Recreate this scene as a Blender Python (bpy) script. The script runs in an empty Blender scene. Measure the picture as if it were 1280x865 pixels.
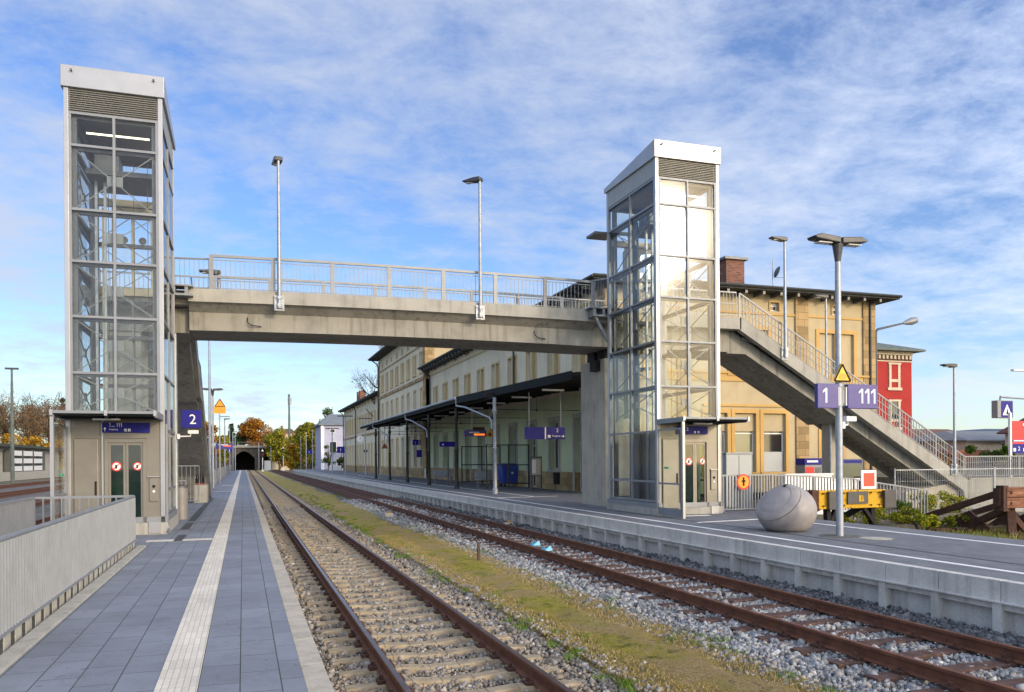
import bpy, math, random
import numpy as np
from mathutils import Vector, Matrix
random.seed(7)
RNG = np.random.default_rng(11)
SC = bpy.context.scene
COL = SC.collection

# ------------------------------------------------------------------ materials
def new_mat(name):
    m = bpy.data.materials.new(name)
    m.use_nodes = True
    nt = m.node_tree
    nt.nodes.clear()
    out = nt.nodes.new('ShaderNodeOutputMaterial')
    return m, nt, out

def node(nt, kind, **kw):
    n = nt.nodes.new(kind)
    for k, v in kw.items():
        if k.startswith('in_'):
            n.inputs[k[3:].replace('_', ' ')].default_value = v
        else:
            setattr(n, k, v)
    return n

def ramp(nt, fac, stops):
    r = nt.nodes.new('ShaderNodeValToRGB')
    el = r.color_ramp.elements
    while len(el) > 1:
        el.remove(el[-1])
    el[0].position = stops[0][0]; el[0].color = (*stops[0][1], 1)
    for p, c in stops[1:]:
        e = el.new(p); e.color = (*c, 1)
    nt.links.new(fac, r.inputs['Fac'])
    return r.outputs['Color']

def mixc(nt, fac, a, b, blend='MIX'):
    m = nt.nodes.new('ShaderNodeMix'); m.data_type = 'RGBA'; m.blend_type = blend
    for sock, val in ((m.inputs['Factor'], fac), (m.inputs['A'], a), (m.inputs['B'], b)):
        if hasattr(val, 'is_output'):
            nt.links.new(val, sock)
        elif isinstance(val, (int, float)):
            sock.default_value = val
        else:
            sock.default_value = (*val, 1)
    return m.outputs['Result']

def noise(nt, vec, scale, detail=5, rough=.55, dist=0.0):
    n = node(nt, 'ShaderNodeTexNoise')
    n.inputs['Scale'].default_value = scale
    n.inputs['Detail'].default_value = detail
    n.inputs['Roughness'].default_value = rough
    n.inputs['Distortion'].default_value = dist
    nt.links.new(vec, n.inputs['Vector'])
    return n.outputs['Fac']

def world_pos(nt, scale=(1, 1, 1), coord='pos'):
    if coord == 'pos':
        g = node(nt, 'ShaderNodeNewGeometry'); src = g.outputs['Position']
    else:
        g = node(nt, 'ShaderNodeTexCoord'); src = g.outputs['Object']
    mp = node(nt, 'ShaderNodeMapping')
    mp.inputs['Scale'].default_value = scale
    nt.links.new(src, mp.inputs['Vector'])
    return mp.outputs['Vector']

def principled(nt, out, col, rough=.6, metal=0.0, bump=None, bump_s=.2, bump_d=.02, spec=.5):
    p = node(nt, 'ShaderNodeBsdfPrincipled')
    if hasattr(col, 'is_output'):
        nt.links.new(col, p.inputs['Base Color'])
    else:
        p.inputs['Base Color'].default_value = (*col, 1)
    if hasattr(rough, 'is_output'):
        nt.links.new(rough, p.inputs['Roughness'])
    else:
        p.inputs['Roughness'].default_value = rough
    p.inputs['Metallic'].default_value = metal
    p.inputs['Specular IOR Level'].default_value = spec
    if bump is not None:
        b = node(nt, 'ShaderNodeBump')
        b.inputs['Strength'].default_value = bump_s
        b.inputs['Distance'].default_value = bump_d
        nt.links.new(bump, b.inputs['Height'])
        nt.links.new(b.outputs['Normal'], p.inputs['Normal'])
    nt.links.new(p.outputs['BSDF'], out.inputs['Surface'])
    return p

def mul(c, k):
    return tuple(min(1, x * k) for x in c)

def plain(name, col, rough=.55, metal=0.0, var=.18, scale=3.0, bump=0.0, spec=.5):
    """painted / metal surface with faint dirt"""
    m, nt, out = new_mat(name)
    v = world_pos(nt)
    f = noise(nt, v, scale, 6, .6)
    f2 = noise(nt, v, scale * 9, 3, .5)
    c = ramp(nt, f, [(.3, mul(col, 1 - var)), (.7, mul(col, 1 + var * .6))])
    r = ramp(nt, f2, [(.3, (rough * .85,) * 3), (.7, (min(1, rough * 1.15),) * 3)])
    principled(nt, out, c, r, metal, f2 if bump else None, bump, .01, spec)
    return m

def concrete(name, col, streak=.35, dark=(.12, .11, .09), scale=1.2, warm=.0):
    """cast concrete: blotches, vertical run-off streaks, pores"""
    m, nt, out = new_mat(name)
    v = world_pos(nt)
    vs = world_pos(nt, (5.5, 5.5, .35))
    big = noise(nt, v, scale, 7, .65)
    fine = noise(nt, v, 40, 3, .6)
    st = noise(nt, vs, 1.0, 5, .6)
    c = ramp(nt, big, [(.28, mul(col, .74)), (.5, col), (.75, mul(col, 1.16))])
    sm = ramp(nt, st, [(.5, (0, 0, 0)), (.72, (streak,) * 3)])
    c = mixc(nt, sm, c, dark)
    sp = ramp(nt, fine, [(.3, (.72,) * 3), (.5, (1, 1, 1))])
    c = mixc(nt, .7, c, sp, 'MULTIPLY')
    principled(nt, out, c, .85, 0, fine, .25, .01, .3)
    return m

def plaster(name, col, dirt=.3, dcol=(.2, .16, .1)):
    m, nt, out = new_mat(name)
    v = world_pos(nt)
    vs = world_pos(nt, (2.2, 2.2, .3))
    big = noise(nt, v, .55, 8, .65)
    fine = noise(nt, v, 30, 4, .6)
    st = noise(nt, vs, 1.3, 5, .6)
    c = ramp(nt, big, [(.3, mul(col, .84)), (.55, col), (.8, mul(col, 1.1))])
    sm = ramp(nt, st, [(.5, (0, 0, 0)), (.8, (dirt,) * 3)])
    c = mixc(nt, sm, c, dcol)
    principled(nt, out, c, .9, 0, fine, .3, .012, .2)
    return m

def blocks(name, col, bw, bh, mortar=.012, mcol=(.2, .17, .12), var=.25, axis='xz', offs=.5, rough=.85, bias=0.0, mixn=.5, spots=False):
    """coursed stone / brick / slabs"""
    m, nt, out = new_mat(name)
    g = node(nt, 'ShaderNodeNewGeometry')
    sep = node(nt, 'ShaderNodeSeparateXYZ'); nt.links.new(g.outputs['Position'], sep.inputs[0])
    comb = node(nt, 'ShaderNodeCombineXYZ')
    if axis == 'yx':
        nt.links.new(sep.outputs['Y'], comb.inputs['X']); nt.links.new(sep.outputs['X'], comb.inputs['Y'])
    elif axis == 'sz':
        a = node(nt, 'ShaderNodeMath', operation='ADD')
        nt.links.new(sep.outputs['X'], a.inputs[0]); nt.links.new(sep.outputs['Y'], a.inputs[1])
        nt.links.new(a.outputs[0], comb.inputs['X']); nt.links.new(sep.outputs['Z'], comb.inputs['Y'])
    else:
        nt.links.new(sep.outputs['X'], comb.inputs['X']); nt.links.new(sep.outputs['Z'], comb.inputs['Y'])
    mp = node(nt, 'ShaderNodeMapping'); nt.links.new(comb.outputs[0], mp.inputs['Vector'])
    mp.inputs['Location'].default_value = (0, bias, 0)
    br = node(nt, 'ShaderNodeTexBrick'); br.offset = offs; br.squash = 1
    nt.links.new(mp.outputs[0], br.inputs['Vector'])
    br.inputs['Color1'].default_value = (*mul(col, 1 - var), 1)
    br.inputs['Color2'].default_value = (*mul(col, 1 + var * .6), 1)
    br.inputs['Mortar'].default_value = (*mcol, 1)
    br.inputs['Scale'].default_value = 1
    br.inputs['Mortar Size'].default_value = mortar
    br.inputs['Mortar Smooth'].default_value = .3
    br.inputs['Brick Width'].default_value = bw
    br.inputs['Row Height'].default_value = bh
    v = world_pos(nt)
    big = noise(nt, v, .8, 8, .65)
    fine = noise(nt, v, 55, 4, .65)
    c = mixc(nt, mixn, br.outputs['Color'], ramp(nt, big, [(.3, (.66,) * 3), (.7, (1.12,) * 3)]), 'MULTIPLY')
    c = mixc(nt, .5, c, ramp(nt, fine, [(.3, (.7,) * 3), (.7, (1.15,) * 3)]), 'MULTIPLY')
    if spots:   # trodden gum, drips and damp patches
        c = mixc(nt, ramp(nt, noise(nt, v, 9, 3, .5), [(.68, (0, 0, 0)), (.71, (.55,) * 3)]), c, (.07, .07, .07))
        c = mixc(nt, ramp(nt, noise(nt, v, 2.3, 7, .7, .8), [(.50, (0, 0, 0)), (.72, (.40,) * 3)]), c, (.10, .105, .11))
        c = mixc(nt, ramp(nt, noise(nt, v, 21, 2, .5), [(.72, (0, 0, 0)), (.75, (.5,) * 3)]), c, (.42, .42, .42))
    inv = node(nt, 'ShaderNodeMath', operation='SUBTRACT'); inv.inputs[0].default_value = 1
    nt.links.new(br.outputs['Fac'], inv.inputs[1])
    principled(nt, out, c, rough, 0, inv.outputs[0], .5, .008, .3)
    return m

def glass(name, tint=(.82, .9, .9), gloss=1.0, ior=1.5, rough=.03):
    m, nt, out = new_mat(name)
    tr = node(nt, 'ShaderNodeBsdfTransparent'); tr.inputs['Color'].default_value = (*tint, 1)
    gl = node(nt, 'ShaderNodeBsdfGlossy'); gl.inputs['Roughness'].default_value = rough
    gl.inputs['Color'].default_value = (gloss,) * 3 + (1,)
    fr = node(nt, 'ShaderNodeFresnel'); fr.inputs['IOR'].default_value = ior
    v = world_pos(nt)
    b = node(nt, 'ShaderNodeBump'); b.inputs['Strength'].default_value = .02; b.inputs['Distance'].default_value = .02
    nt.links.new(noise(nt, v, .9, 1, .3), b.inputs['Height'])
    nt.links.new(b.outputs['Normal'], gl.inputs['Normal']); nt.links.new(b.outputs['Normal'], fr.inputs['Normal'])
    mx = node(nt, 'ShaderNodeMixShader')
    gb = node(nt, 'ShaderNodeNewGeometry'); ng = node(nt, 'ShaderNodeMath', operation='SUBTRACT'); ng.inputs[0].default_value = 1; nt.links.new(gb.outputs['Backfacing'], ng.inputs[1])
    fm = node(nt, 'ShaderNodeMath', operation='MULTIPLY'); nt.links.new(fr.outputs[0], fm.inputs[0]); nt.links.new(ng.outputs[0], fm.inputs[1])
    nt.links.new(fm.outputs[0], mx.inputs[0]); nt.links.new(tr.outputs[0], mx.inputs[1]); nt.links.new(gl.outputs[0], mx.inputs[2])
    nt.links.new(mx.outputs[0], out.inputs['Surface'])
    return m

def emit(name, col, s):
    m, nt, out = new_mat(name)
    e = node(nt, 'ShaderNodeEmission'); e.inputs['Color'].default_value = (*col, 1); e.inputs['Strength'].default_value = s
    nt.links.new(e.outputs[0], out.inputs['Surface'])
    return m

def island(name, stops, rough=.8, spec=.2, big=None, translucent=0.0):
    """loose pieces (stones, leaves): one colour per piece"""
    m, nt, out = new_mat(name)
    g = node(nt, 'ShaderNodeNewGeometry')
    c = ramp(nt, g.outputs['Random Per Island'], stops)
    v = world_pos(nt)
    if big:
        c = mixc(nt, .8, c, ramp(nt, noise(nt, v, big, 4, .6), [(.3, (.62,) * 3), (.7, (1.2,) * 3)]), 'MULTIPLY')
    p = principled(nt, out, c, rough, 0, None, spec=spec)
    if translucent:
        t = node(nt, 'ShaderNodeBsdfTranslucent'); nt.links.new(c, t.inputs['Color'])
        mx = node(nt, 'ShaderNodeMixShader'); mx.inputs[0].default_value = translucent
        nt.links.new(p.outputs[0], mx.inputs[1]); nt.links.new(t.outputs[0], mx.inputs[2])
        nt.links.new(mx.outputs[0], out.inputs['Surface'])
    return m

def patchy(name, stops, scale=.7, fine=25, rough=.95, bump=.6, bd=.03):
    m, nt, out = new_mat(name)
    v = world_pos(nt)
    a = noise(nt, v, scale, 9, .68, .4)
    f = noise(nt, v, fine, 5, .7)
    c = ramp(nt, a, stops)
    c = mixc(nt, .85, c, ramp(nt, f, [(.28, (.5,) * 3), (.72, (1.35,) * 3)]), 'MULTIPLY')
    principled(nt, out, c, rough, 0, f, bump, bd, .15)
    return m

M = dict(
    conc=concrete('pale_concrete', (.36, .35, .32), .4),
    concd=concrete('weathered_concrete', (.30, .29, .26), .65, (.085, .08, .068)),
    concp=concrete('pier_concrete', (.40, .37, .31), .3),
    conck=concrete('kerb_concrete', (.40, .385, .335), .25, scale=2.5),
    concw=concrete('platform_wall_concrete', (.56, .55, .515), .45, (.2, .2, .18), 1.6),
    edge=concrete('edge_stone', (.42, .38, .31), .25, scale=3),
    pave=blocks('grey_paving', (.215, .235, .275), .6, .3033, .005, (.045, .055, .04), .11, 'yx', .5, .8, .035, .65, True),
    pave2=blocks('dark_paving', (.17, .18, .2), .4, .2, .004, (.06, .06, .06), .14, 'yx', .5, .8, 0, .6, True),
    tact=blocks('tactile_slabs', (.68, .625, .53), .3, .05, .0035, (.42, .39, .33), .09, 'yx', 0, .8, 0, .5),
    wline=plain('white_line', (.72, .72, .70), .7, 0, .12, 4),
    drain=plain('drain_grate', (.045, .045, .045), .6),
    alu=plain('aluminium', (.34, .35, .37), .4, .6, .08, 2),
    alup=plain('grey_painted_aluminium', (.22, .235, .26), .5, .25, .12, 2),
    galv=plain('galvanised_steel', (.34, .37, .41), .5, .55, .2, 6),
    rail_grey=plain('grey_railing_paint', (.235, .25, .27), .5, .3, .1, 4),
    louv=plain('louvre_metal', (.30, .30, .285), .5, .4, .1, 3),
    steel=plain('stainless_steel', (.21, .195, .17), .42, .35, .12, 2),
    beige=plain('beige_panel', (.42, .37, .27), .5, .2, .08, 1),
    dsteel=plain('dark_steel', (.12, .125, .135), .5, .5, .2, 4),
    brace=plain('brace_steel', (.20, .21, .22), .6, .3, .15, 4),
    black=plain('black_metal', (.016, .016, .017), .75, 0, .3, 5, 0, .2),
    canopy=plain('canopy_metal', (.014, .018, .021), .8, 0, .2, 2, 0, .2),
    iron=plain('dark_green_iron', (.03, .036, .036), .45, .3, .2, 4),
    glass=glass('tower_glass', (.93, .955, .955), .8, 1.5, .085),
    glassd=glass('door_glass', (.55, .68, .62)),
    glassw=glass('window_glass', (.10, .12, .13)),
    blue=plain('sign_blue', (.012, .012, .21), .5, 0, .04, 1, 0, .25),
    violet=plain('sign_faded_blue', (.048, .04, .22), .4, 0, .06, 1),
    white=plain('white_enamel', (.80, .80, .80), .4, 0, .04, 2),
    offw=plain('off_white_paint', (.66, .66, .66), .55, 0, .08, 1),
    red=plain('red_enamel', (.75, .015, .015), .4, 0, .06, 2),
    sigred=plain('signal_red', (.85, .06, .025), .45, 0, .06, 2),
    yel=plain('sign_yellow', (.85, .48, .01), .4, 0, .05, 2),
    oran=plain('sign_orange', (.80, .30, .01), .4, 0, .05, 2),
    green=plain('sticker_green', (.03, .35, .14), .5),
    rust=plain('rusty_iron', (.085, .034, .020), .85, .1, .6, 8, .4),
    rustd=plain('dark_rust', (.075, .034, .022), .85, .1, .5, 8, .4),
    railside=plain('rail_rust', (.17, .07, .038), .7, .3, .35, 5, .3),
    railtop=plain('worn_rail_head', (.20, .145, .125), .32, .85, .25, 4),
    sleeperc=plain('concrete_sleeper', (.33, .27, .185), .9, 0, .35, 7, .4, .2),
    sleeperw=plain('timber_sleeper', (.10, .06, .05), .85, 0, .5, 9, .5, .25),
    timber=plain('brown_timber', (.27, .125, .08), .8, 0, .5, 6, .5, .2),
    lamp=plain('lamp_housing', (.06, .06, .065), .45, .3, .2, 4),
    lampg=plain('grey_brown_coating', (.21, .20, .195), .55, .1),
    bin=plain('bin_stone_paint', (.30, .275, .265), .5, 0, .16, 5, .12),
    wbin=plain('waste_bin_blue', (.015, .05, .36), .45, 0, .15, 3),
    pl_side=plaster('grey_beige_plaster', (.68, .62, .47), .22),
    pl_end=plaster('warm_plaster', (.47, .39, .25), .3, (.3, .24, .14)),
    pl_green=plaster('greenish_plaster', (.56, .62, .40), .25),
    sand=blocks('sandstone', (.40, .28, .14), .75, .36, .012, (.18, .13, .07), .3, 'sz'),
    ochre=plaster('ochre_stone_trim', (.54, .35, .13), .25, (.35, .2, .07)),
    reveal=plaster('cream_trim', (.56, .44, .24), .2, (.3, .2, .1)),
    brick=blocks('red_brick', (.21, .085, .06), .25, .08, .01, (.24, .18, .15), .4, 'sz'),
    slate=blocks('slate_roof', (.055, .062, .062), .5, .3, .01, (.03, .03, .03), .25, 'yx'),
    slate2=plain('grey_green_roof', (.10, .125, .115), .7, 0, .25, 2),
    greyroof=plain('grey_fibre_roof', (.17, .19, .21), .8, 0, .2, 1),
    tile=plain('brown_tile_roof', (.14, .065, .05), .85, 0, .35, 1.5),
    redtile=plain('red_tile_roof', (.25, .09, .06), .85, 0, .3, 1.5),
    redwall=plaster('red_plaster', (.36, .04, .036), .15, (.25, .03, .03)),
    cream=plaster('cream_plaster', (.58, .51, .39), .15),
    lilac=plaster('lilac_plaster', (.42, .43, .55), .12, (.35, .33, .4)),
    orangew=plaster('orange_plaster', (.58, .38, .27), .1, (.4, .2, .12)),
    pinkw=plaster('pink_plaster', (.50, .32, .28), .1, (.35, .18, .15)),
    dkstone=blocks('tunnel_stone', (.085, .075, .065), .6, .3, .015, (.08, .07, .06), .3, 'sz'),
    bark=plain('tree_bark', (.10, .075, .055), .95, 0, .4, 8, .6, .1),
    ground=patchy('yard_ground', [(.3, (.10, .095, .06)), (.5, (.17, .15, .11)), (.7, (.22, .20, .16))], .4, 18),
    ballb=patchy('ballast_base', [(.3, (.10, .095, .088)), (.6, (.19, .18, .165)), (.8, (.25, .225, .19))], 1.2, 30, .95, 1.0, .05),
    ballast1=island('ballast_brown', [(0, (.17, .15, .13)), (.3, (.26, .23, .19)), (.6, (.34, .28, .21)), (.85, (.25, .25, .255)), (1, (.50, .47, .42))], .9, .2, 1.2),
    ballast2=island('ballast_grey', [(0, (.15, .155, .165)), (.4, (.29, .30, .31)), (.75, (.38, .39, .40)), (.95, (.30, .26, .22)), (1, (.65, .64, .62))], .9, .25, 1.0),
    ballast3=island('ballast_dark', [(0, (.075, .08, .085)), (.6, (.13, .14, .15)), (1, (.22, .22, .23))], .9, .25, 1.0),
    blades=island('grass_blades', [(0, (.12, .13, .02)), (.25, (.24, .19, .05)), (.6, (.38, .28, .11)), (1, (.50, .42, .24))], .85, .15),
    gblades=island('fresh_grass_blades', [(0, (.05, .14, .012)), (.6, (.10, .20, .02)), (1, (.22, .24, .04))], .85, .15),
    lf_or=island('orange_leaves', [(0, (.16, .055, .008)), (.4, (.36, .13, .012)), (.75, (.46, .20, .02)), (1, (.30, .20, .03))], .7, .2, .5, .25),
    lf_yg=island('yellow_green_leaves', [(0, (.08, .12, .015)), (.45, (.20, .23, .025)), (.8, (.42, .35, .03)), (1, (.50, .32, .03))], .7, .2, .4, .25),
    lf_ye=island('yellow_leaves', [(0, (.18, .09, .01)), (.5, (.44, .23, .015)), (1, (.58, .36, .03))], .7, .2, .5, .25),
    lf_dg=island('dark_green_leaves', [(0, (.012, .03, .016)), (.6, (.03, .065, .03)), (1, (.06, .09, .03))], .7, .2, .5, .1),
    lf_gr=island('green_leaves', [(0, (.03, .07, .012)), (.6, (.08, .14, .02)), (1, (.16, .19, .04))], .7, .2, .5, .2),
    lf_br=island('sparse_brown_leaves', [(0, (.11, .085, .065)), (.65, (.18, .125, .085)), (1, (.34, .20, .07))], .8, .15, .5, .15),
    weed=island('weed_leaves', [(0, (.07, .14, .01)), (.4, (.17, .23, .02)), (.7, (.42, .38, .02)), (1, (.60, .50, .04))], .75, .2, 2, .3),
    bluepl=plain('light_blue_plastic', (.10, .45, .70), .4),
    cabg=plain('cabinet_grey', (.36, .385, .40), .5, 0, .08, 1),
    railp=plain('pale_railing_paint', (.32, .345, .38), .5, .2, .12, 4),
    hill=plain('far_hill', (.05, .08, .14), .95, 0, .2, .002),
    lampglow=emit('fluorescent_tube', (1, .93, .55), 2.2),
    led=emit('display_orange', (1, .16, .02), 1.2),
    sigglow=emit('signal_lamp_red', (1, .03, .02), .7),
)

def moss_mat():
    m, nt, out = new_mat('mossy_grass_ground')
    v = world_pos(nt, (1, .5, 1)); v1 = world_pos(nt)
    a = noise(nt, v, 1.1, 7, .65, .8); b = noise(nt, v1, 5.0, 9, .75, .6); f = noise(nt, v1, 44, 5, .8); g_ = noise(nt, v1, 7, 7, .75, .4)
    green = ramp(nt, b, [(.34, (.10, .105, .02)), (.47, (.27, .26, .035)), (.58, (.44, .36, .08)), (.70, (.17, .20, .03))])
    straw = ramp(nt, b, [(.34, (.17, .115, .05)), (.45, (.44, .33, .17)), (.56, (.33, .24, .09)), (.68, (.56, .47, .34))])
    c = mixc(nt, ramp(nt, a, [(.42, (0, 0, 0)), (.54, (1, 1, 1))]), green, straw)
    c = mixc(nt, ramp(nt, g_, [(.60, (0, 0, 0)), (.66, (.8,) * 3)]), c, (.09, .14, .018))
    c = mixc(nt, ramp(nt, g_, [(.30, (.8,) * 3), (.37, (0, 0, 0))]), c, (.20, .155, .10))
    c = mixc(nt, .95, c, ramp(nt, f, [(.34, (.36,) * 3), (.66, (1.5,) * 3)]), 'MULTIPLY')
    principled(nt, out, c, .95, 0, f, 1.0, .06, .15)
    return m
M['moss'] = moss_mat()
def worn_yellow():
    m, nt, out = new_mat('worn_yellow_paint')
    v = world_pos(nt); a = noise(nt, v, 4, 8, .75, .6); b = noise(nt, v, 16, 5, .7)
    c = ramp(nt, b, [(.3, (.46, .25, .012)), (.7, (.68, .40, .02))])
    c = mixc(nt, ramp(nt, a, [(.54, (0, 0, 0)), (.62, (.9,) * 3)]), c, (.09, .05, .03))
    principled(nt, out, c, .65, 0, b, .3, .01, .3)
    return m
M['ybuf'] = worn_yellow()
def grain_timber():
    m, nt, out = new_mat('split_timber')
    v = world_pos(nt, (1.2, 22, 22)); v1 = world_pos(nt); a = noise(nt, v, 1.0, 8, .7, .5); b = noise(nt, v1, 3, 6, .7)
    c = ramp(nt, a, [(.32, (.05, .026, .018)), (.48, (.22, .10, .06)), (.66, (.36, .19, .12))])
    c = mixc(nt, .8, c, ramp(nt, b, [(.3, (.55,) * 3), (.7, (1.25,) * 3)]), 'MULTIPLY')
    principled(nt, out, c, .85, 0, a, .9, .02, .2)
    return m
M['timber'] = grain_timber()
# ------------------------------------------------------------------ mesh builder
SEPARATE = {'sign_panel', 'tie_rod', 'gangway_beam', 'canopy_bracket', 'strut', 'rail_scrap_', 'pilaster', 'landing_girder', 'landing', 'base_bracket', 'quoin', 'rafter_end', 'bearing', 'rear_wall', 'bracket_arm', 'wheel', 'bottle', 'post', 'string_course', 'ground_beam', 'cable_loop', 'downpipe', 'strip_lamp', 'anchor', 'pictogram', 'buffer_plate', 'dentil', 'bundle', 'stringer', 'gusset_plate', 'lift_cable', 'roof_beam', 'corner_trim', 'base_course', 'lamp_glass', 'lid', 'door', 'cross_brace', 'hanger', 'front_cladding'}
class MB:
    def __init__(s):
        s.v = []; s.f = []
    def add(s, vs, fs):
        o = len(s.v); s.v += [tuple(p) for p in vs]; s.f += [tuple(i + o for i in f) for f in fs]; return s
    def box(s, x0, x1, y0, y1, z0, z1):
        return s.add([(x0, y0, z0), (x1, y0, z0), (x1, y1, z0), (x0, y1, z0), (x0, y0, z1), (x1, y0, z1), (x1, y1, z1), (x0, y1, z1)],
                     [(0, 3, 2, 1), (4, 5, 6, 7), (0, 1, 5, 4), (1, 2, 6, 5), (2, 3, 7, 6), (3, 0, 4, 7)])
    def hexa(s, b, t):
        """b, t: 4 lower and 4 upper corners, counter-clockwise from above"""
        return s.add(list(b) + list(t), [(0, 3, 2, 1), (4, 5, 6, 7), (0, 1, 5, 4), (1, 2, 6, 5), (2, 3, 7, 6), (3, 0, 4, 7)])
    def beam(s, p, q, w, h, up=(0, 0, 1)):
        p = Vector(p); q = Vector(q); d = (q - p).normalized(); u = Vector(up)
        if abs(d.dot(u)) > .98: u = Vector((0, 1, 0))
        r = d.cross(u).normalized() * (w / 2); u = r.cross(d).normalized() * (h / 2)
        c = [p - r - u, p + r - u, p + r + u, p - r + u, q - r - u, q + r - u, q + r + u, q - r + u]
        return s.add(c, [(0, 1, 2, 3), (7, 6, 5, 4), (0, 4, 5, 1), (1, 5, 6, 2), (2, 6, 7, 3), (3, 7, 4, 0)])
    def tube(s, pts, r, n=10, cap=True):
        pts = [Vector(p) for p in pts]; rs = r if isinstance(r, (list, tuple)) else [r] * len(pts)
        o = len(s.v); prev = None
        for i, p in enumerate(pts):
            d = (pts[min(i + 1, len(pts) - 1)] - pts[max(i - 1, 0)]).normalized()
            a = prev if prev is not None else (Vector((1, 0, 0)) if abs(d.x) < .9 else Vector((0, 1, 0)))
            a = (a - d * a.dot(d)).normalized(); b = d.cross(a); prev = a
            for k in range(n):
                t = 2 * math.pi * k / n
                s.v.append(tuple(p + (a * math.cos(t) + b * math.sin(t)) * rs[i]))
        for i in range(len(pts) - 1):
            for k in range(n):
                k2 = (k + 1) % n
                s.f.append((o + i * n + k, o + i * n + k2, o + (i + 1) * n + k2, o + (i + 1) * n + k))
        if cap:
            s.f.append(tuple(o + k for k in reversed(range(n))))
            s.f.append(tuple(o + (len(pts) - 1) * n + k for k in range(n)))
        return s
    def prism(s, poly, axis, a, b):
        """poly: 2-D outline; axis 'x': (y,z), 'y': (x,z), 'z': (x,y)"""
        def mk(p, t):
            return (t, p[0], p[1]) if axis == 'x' else ((p[0], t, p[1]) if axis == 'y' else (p[0], p[1], t))
        n = len(poly)
        vs = [mk(p, a) for p in poly] + [mk(p, b) for p in poly]
        fs = [tuple(range(n)), tuple(reversed(range(n, 2 * n)))] + [(i, i + n, (i + 1) % n + n, (i + 1) % n) for i in range(n)]
        return s.add(vs, fs)
    def lathe(s, prof, n=20, c=(0, 0, 0)):
        o = len(s.v)
        for r, z in prof:
            for k in range(n):
                t = 2 * math.pi * k / n
                s.v.append((c[0] + r * math.cos(t), c[1] + r * math.sin(t), c[2] + z))
        for i in range(len(prof) - 1):
            for k in range(n):
                k2 = (k + 1) % n
                s.f.append((o + i * n + k, o + i * n + k2, o + (i + 1) * n + k2, o + (i + 1) * n + k))
        s.f.append(tuple(o + k for k in reversed(range(n)))); s.f.append(tuple(o + (len(prof) - 1) * n + k for k in range(n)))
        return s
    def disc(s, c, r, axis='y', t=.01, n=20):
        p = [(r * math.cos(2 * math.pi * k / n), r * math.sin(2 * math.pi * k / n)) for k in range(n)]
        if axis == 'y': return s.prism([(c[0] + a, c[2] + b) for a, b in p], 'y', c[1], c[1] + t)
        if axis == 'x': return s.prism([(c[1] + a, c[2] + b) for a, b in p], 'x', c[0], c[0] + t)
        return s.prism([(c[0] + a, c[1] + b) for a, b in p], 'z', c[2], c[2] + t)
    def islands(s):
        root = list(range(len(s.v)))
        def find(i):
            while root[i] != i: root[i] = root[root[i]]; i = root[i]
            return i
        for f in s.f:
            for i in f[1:]: root[find(f[0])] = find(i)
        groups = {}
        for f in s.f: groups.setdefault(find(f[0]), []).append(f)
        out = []
        for fs in groups.values():
            ids = sorted({i for f in fs for i in f}); mp = {a: b for b, a in enumerate(ids)}; mb = MB()
            mb.v = [s.v[i] for i in ids]; mb.f = [tuple(mp[i] for i in f) for f in fs]; out.append(mb)
        return out
    def build(s, name, mat, parent=None, smooth=False, bevel=0.0, fix=True):
        if name in SEPARATE:
            isl = s.islands()
            if len(isl) > 1: return [p.make(name, mat, parent, smooth, bevel, fix) for p in isl][0]
        return s.make(name, mat, parent, smooth, bevel, fix)
    def make(s, name, mat, parent=None, smooth=False, bevel=0.0, fix=True):
        me = bpy.data.meshes.new(name)
        me.from_pydata(s.v, [], s.f)
        if fix:
            import bmesh
            bm = bmesh.new(); bm.from_mesh(me); bmesh.ops.recalc_face_normals(bm, faces=bm.faces); bm.to_mesh(me); bm.free()
        me.materials.append(M[mat] if isinstance(mat, str) else mat)
        o = bpy.data.objects.new(name, me); COL.objects.link(o)
        if parent is not None: o.parent = parent
        if smooth:
            me.polygons.foreach_set('use_smooth', [True] * len(me.polygons))
            try: me.set_sharp_from_angle(angle=math.radians(35))
            except Exception: pass
        if bevel:
            b = o.modifiers.new('bevel', 'BEVEL'); b.width = bevel; b.segments = 2; b.limit_method = 'ANGLE'
        return o

def tag(o, label, cat, group=None):
    o['label'] = label; o['category'] = cat
    if group: o['group'] = group
    return o
def struct(o, stuff=False):
    o['kind'] = 'stuff' if stuff else 'structure'; return o
def thing(name, label, cat, loc=(0, 0, 0), group=None, rz=0.0):
    o = bpy.data.objects.new(name, None); COL.objects.link(o); o.location = loc; o.rotation_euler = (0, 0, rz)
    o.empty_display_size = .2
    return tag(o, label, cat, group)
def copy_tree(o, parent=None):
    c = o.copy(); COL.objects.link(c)
    if parent is not None: c.parent = parent
    for ch in o.children: copy_tree(ch, c)
    return c
def dup(o, loc, label=None, group=None):
    c = copy_tree(o); c.location = loc
    if label: c['label'] = label
    if group: c['group'] = group
    return c
def text(name, body, size, loc, parent, mat='white', axis='-y', align='LEFT'):
    cu = bpy.data.curves.new(name, 'FONT'); cu.body = body; cu.size = size; cu.extrude = .0015; cu.align_x = align
    cu.resolution_u = 3
    tmp = bpy.data.objects.new(name + '_src', cu); COL.objects.link(tmp)
    bpy.context.view_layer.update()
    me = bpy.data.meshes.new_from_object(tmp.evaluated_get(bpy.context.evaluated_depsgraph_get()))
    bpy.data.objects.remove(tmp); bpy.data.curves.remove(cu)
    me.materials.clear(); me.materials.append(M[mat])
    o = bpy.data.objects.new(name, me); COL.objects.link(o); o.parent = parent
    o.location = loc
    o.rotation_euler = (math.pi / 2, 0, 0) if axis == '-y' else (math.pi / 2, 0, -math.pi / 2)
    return o
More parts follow.
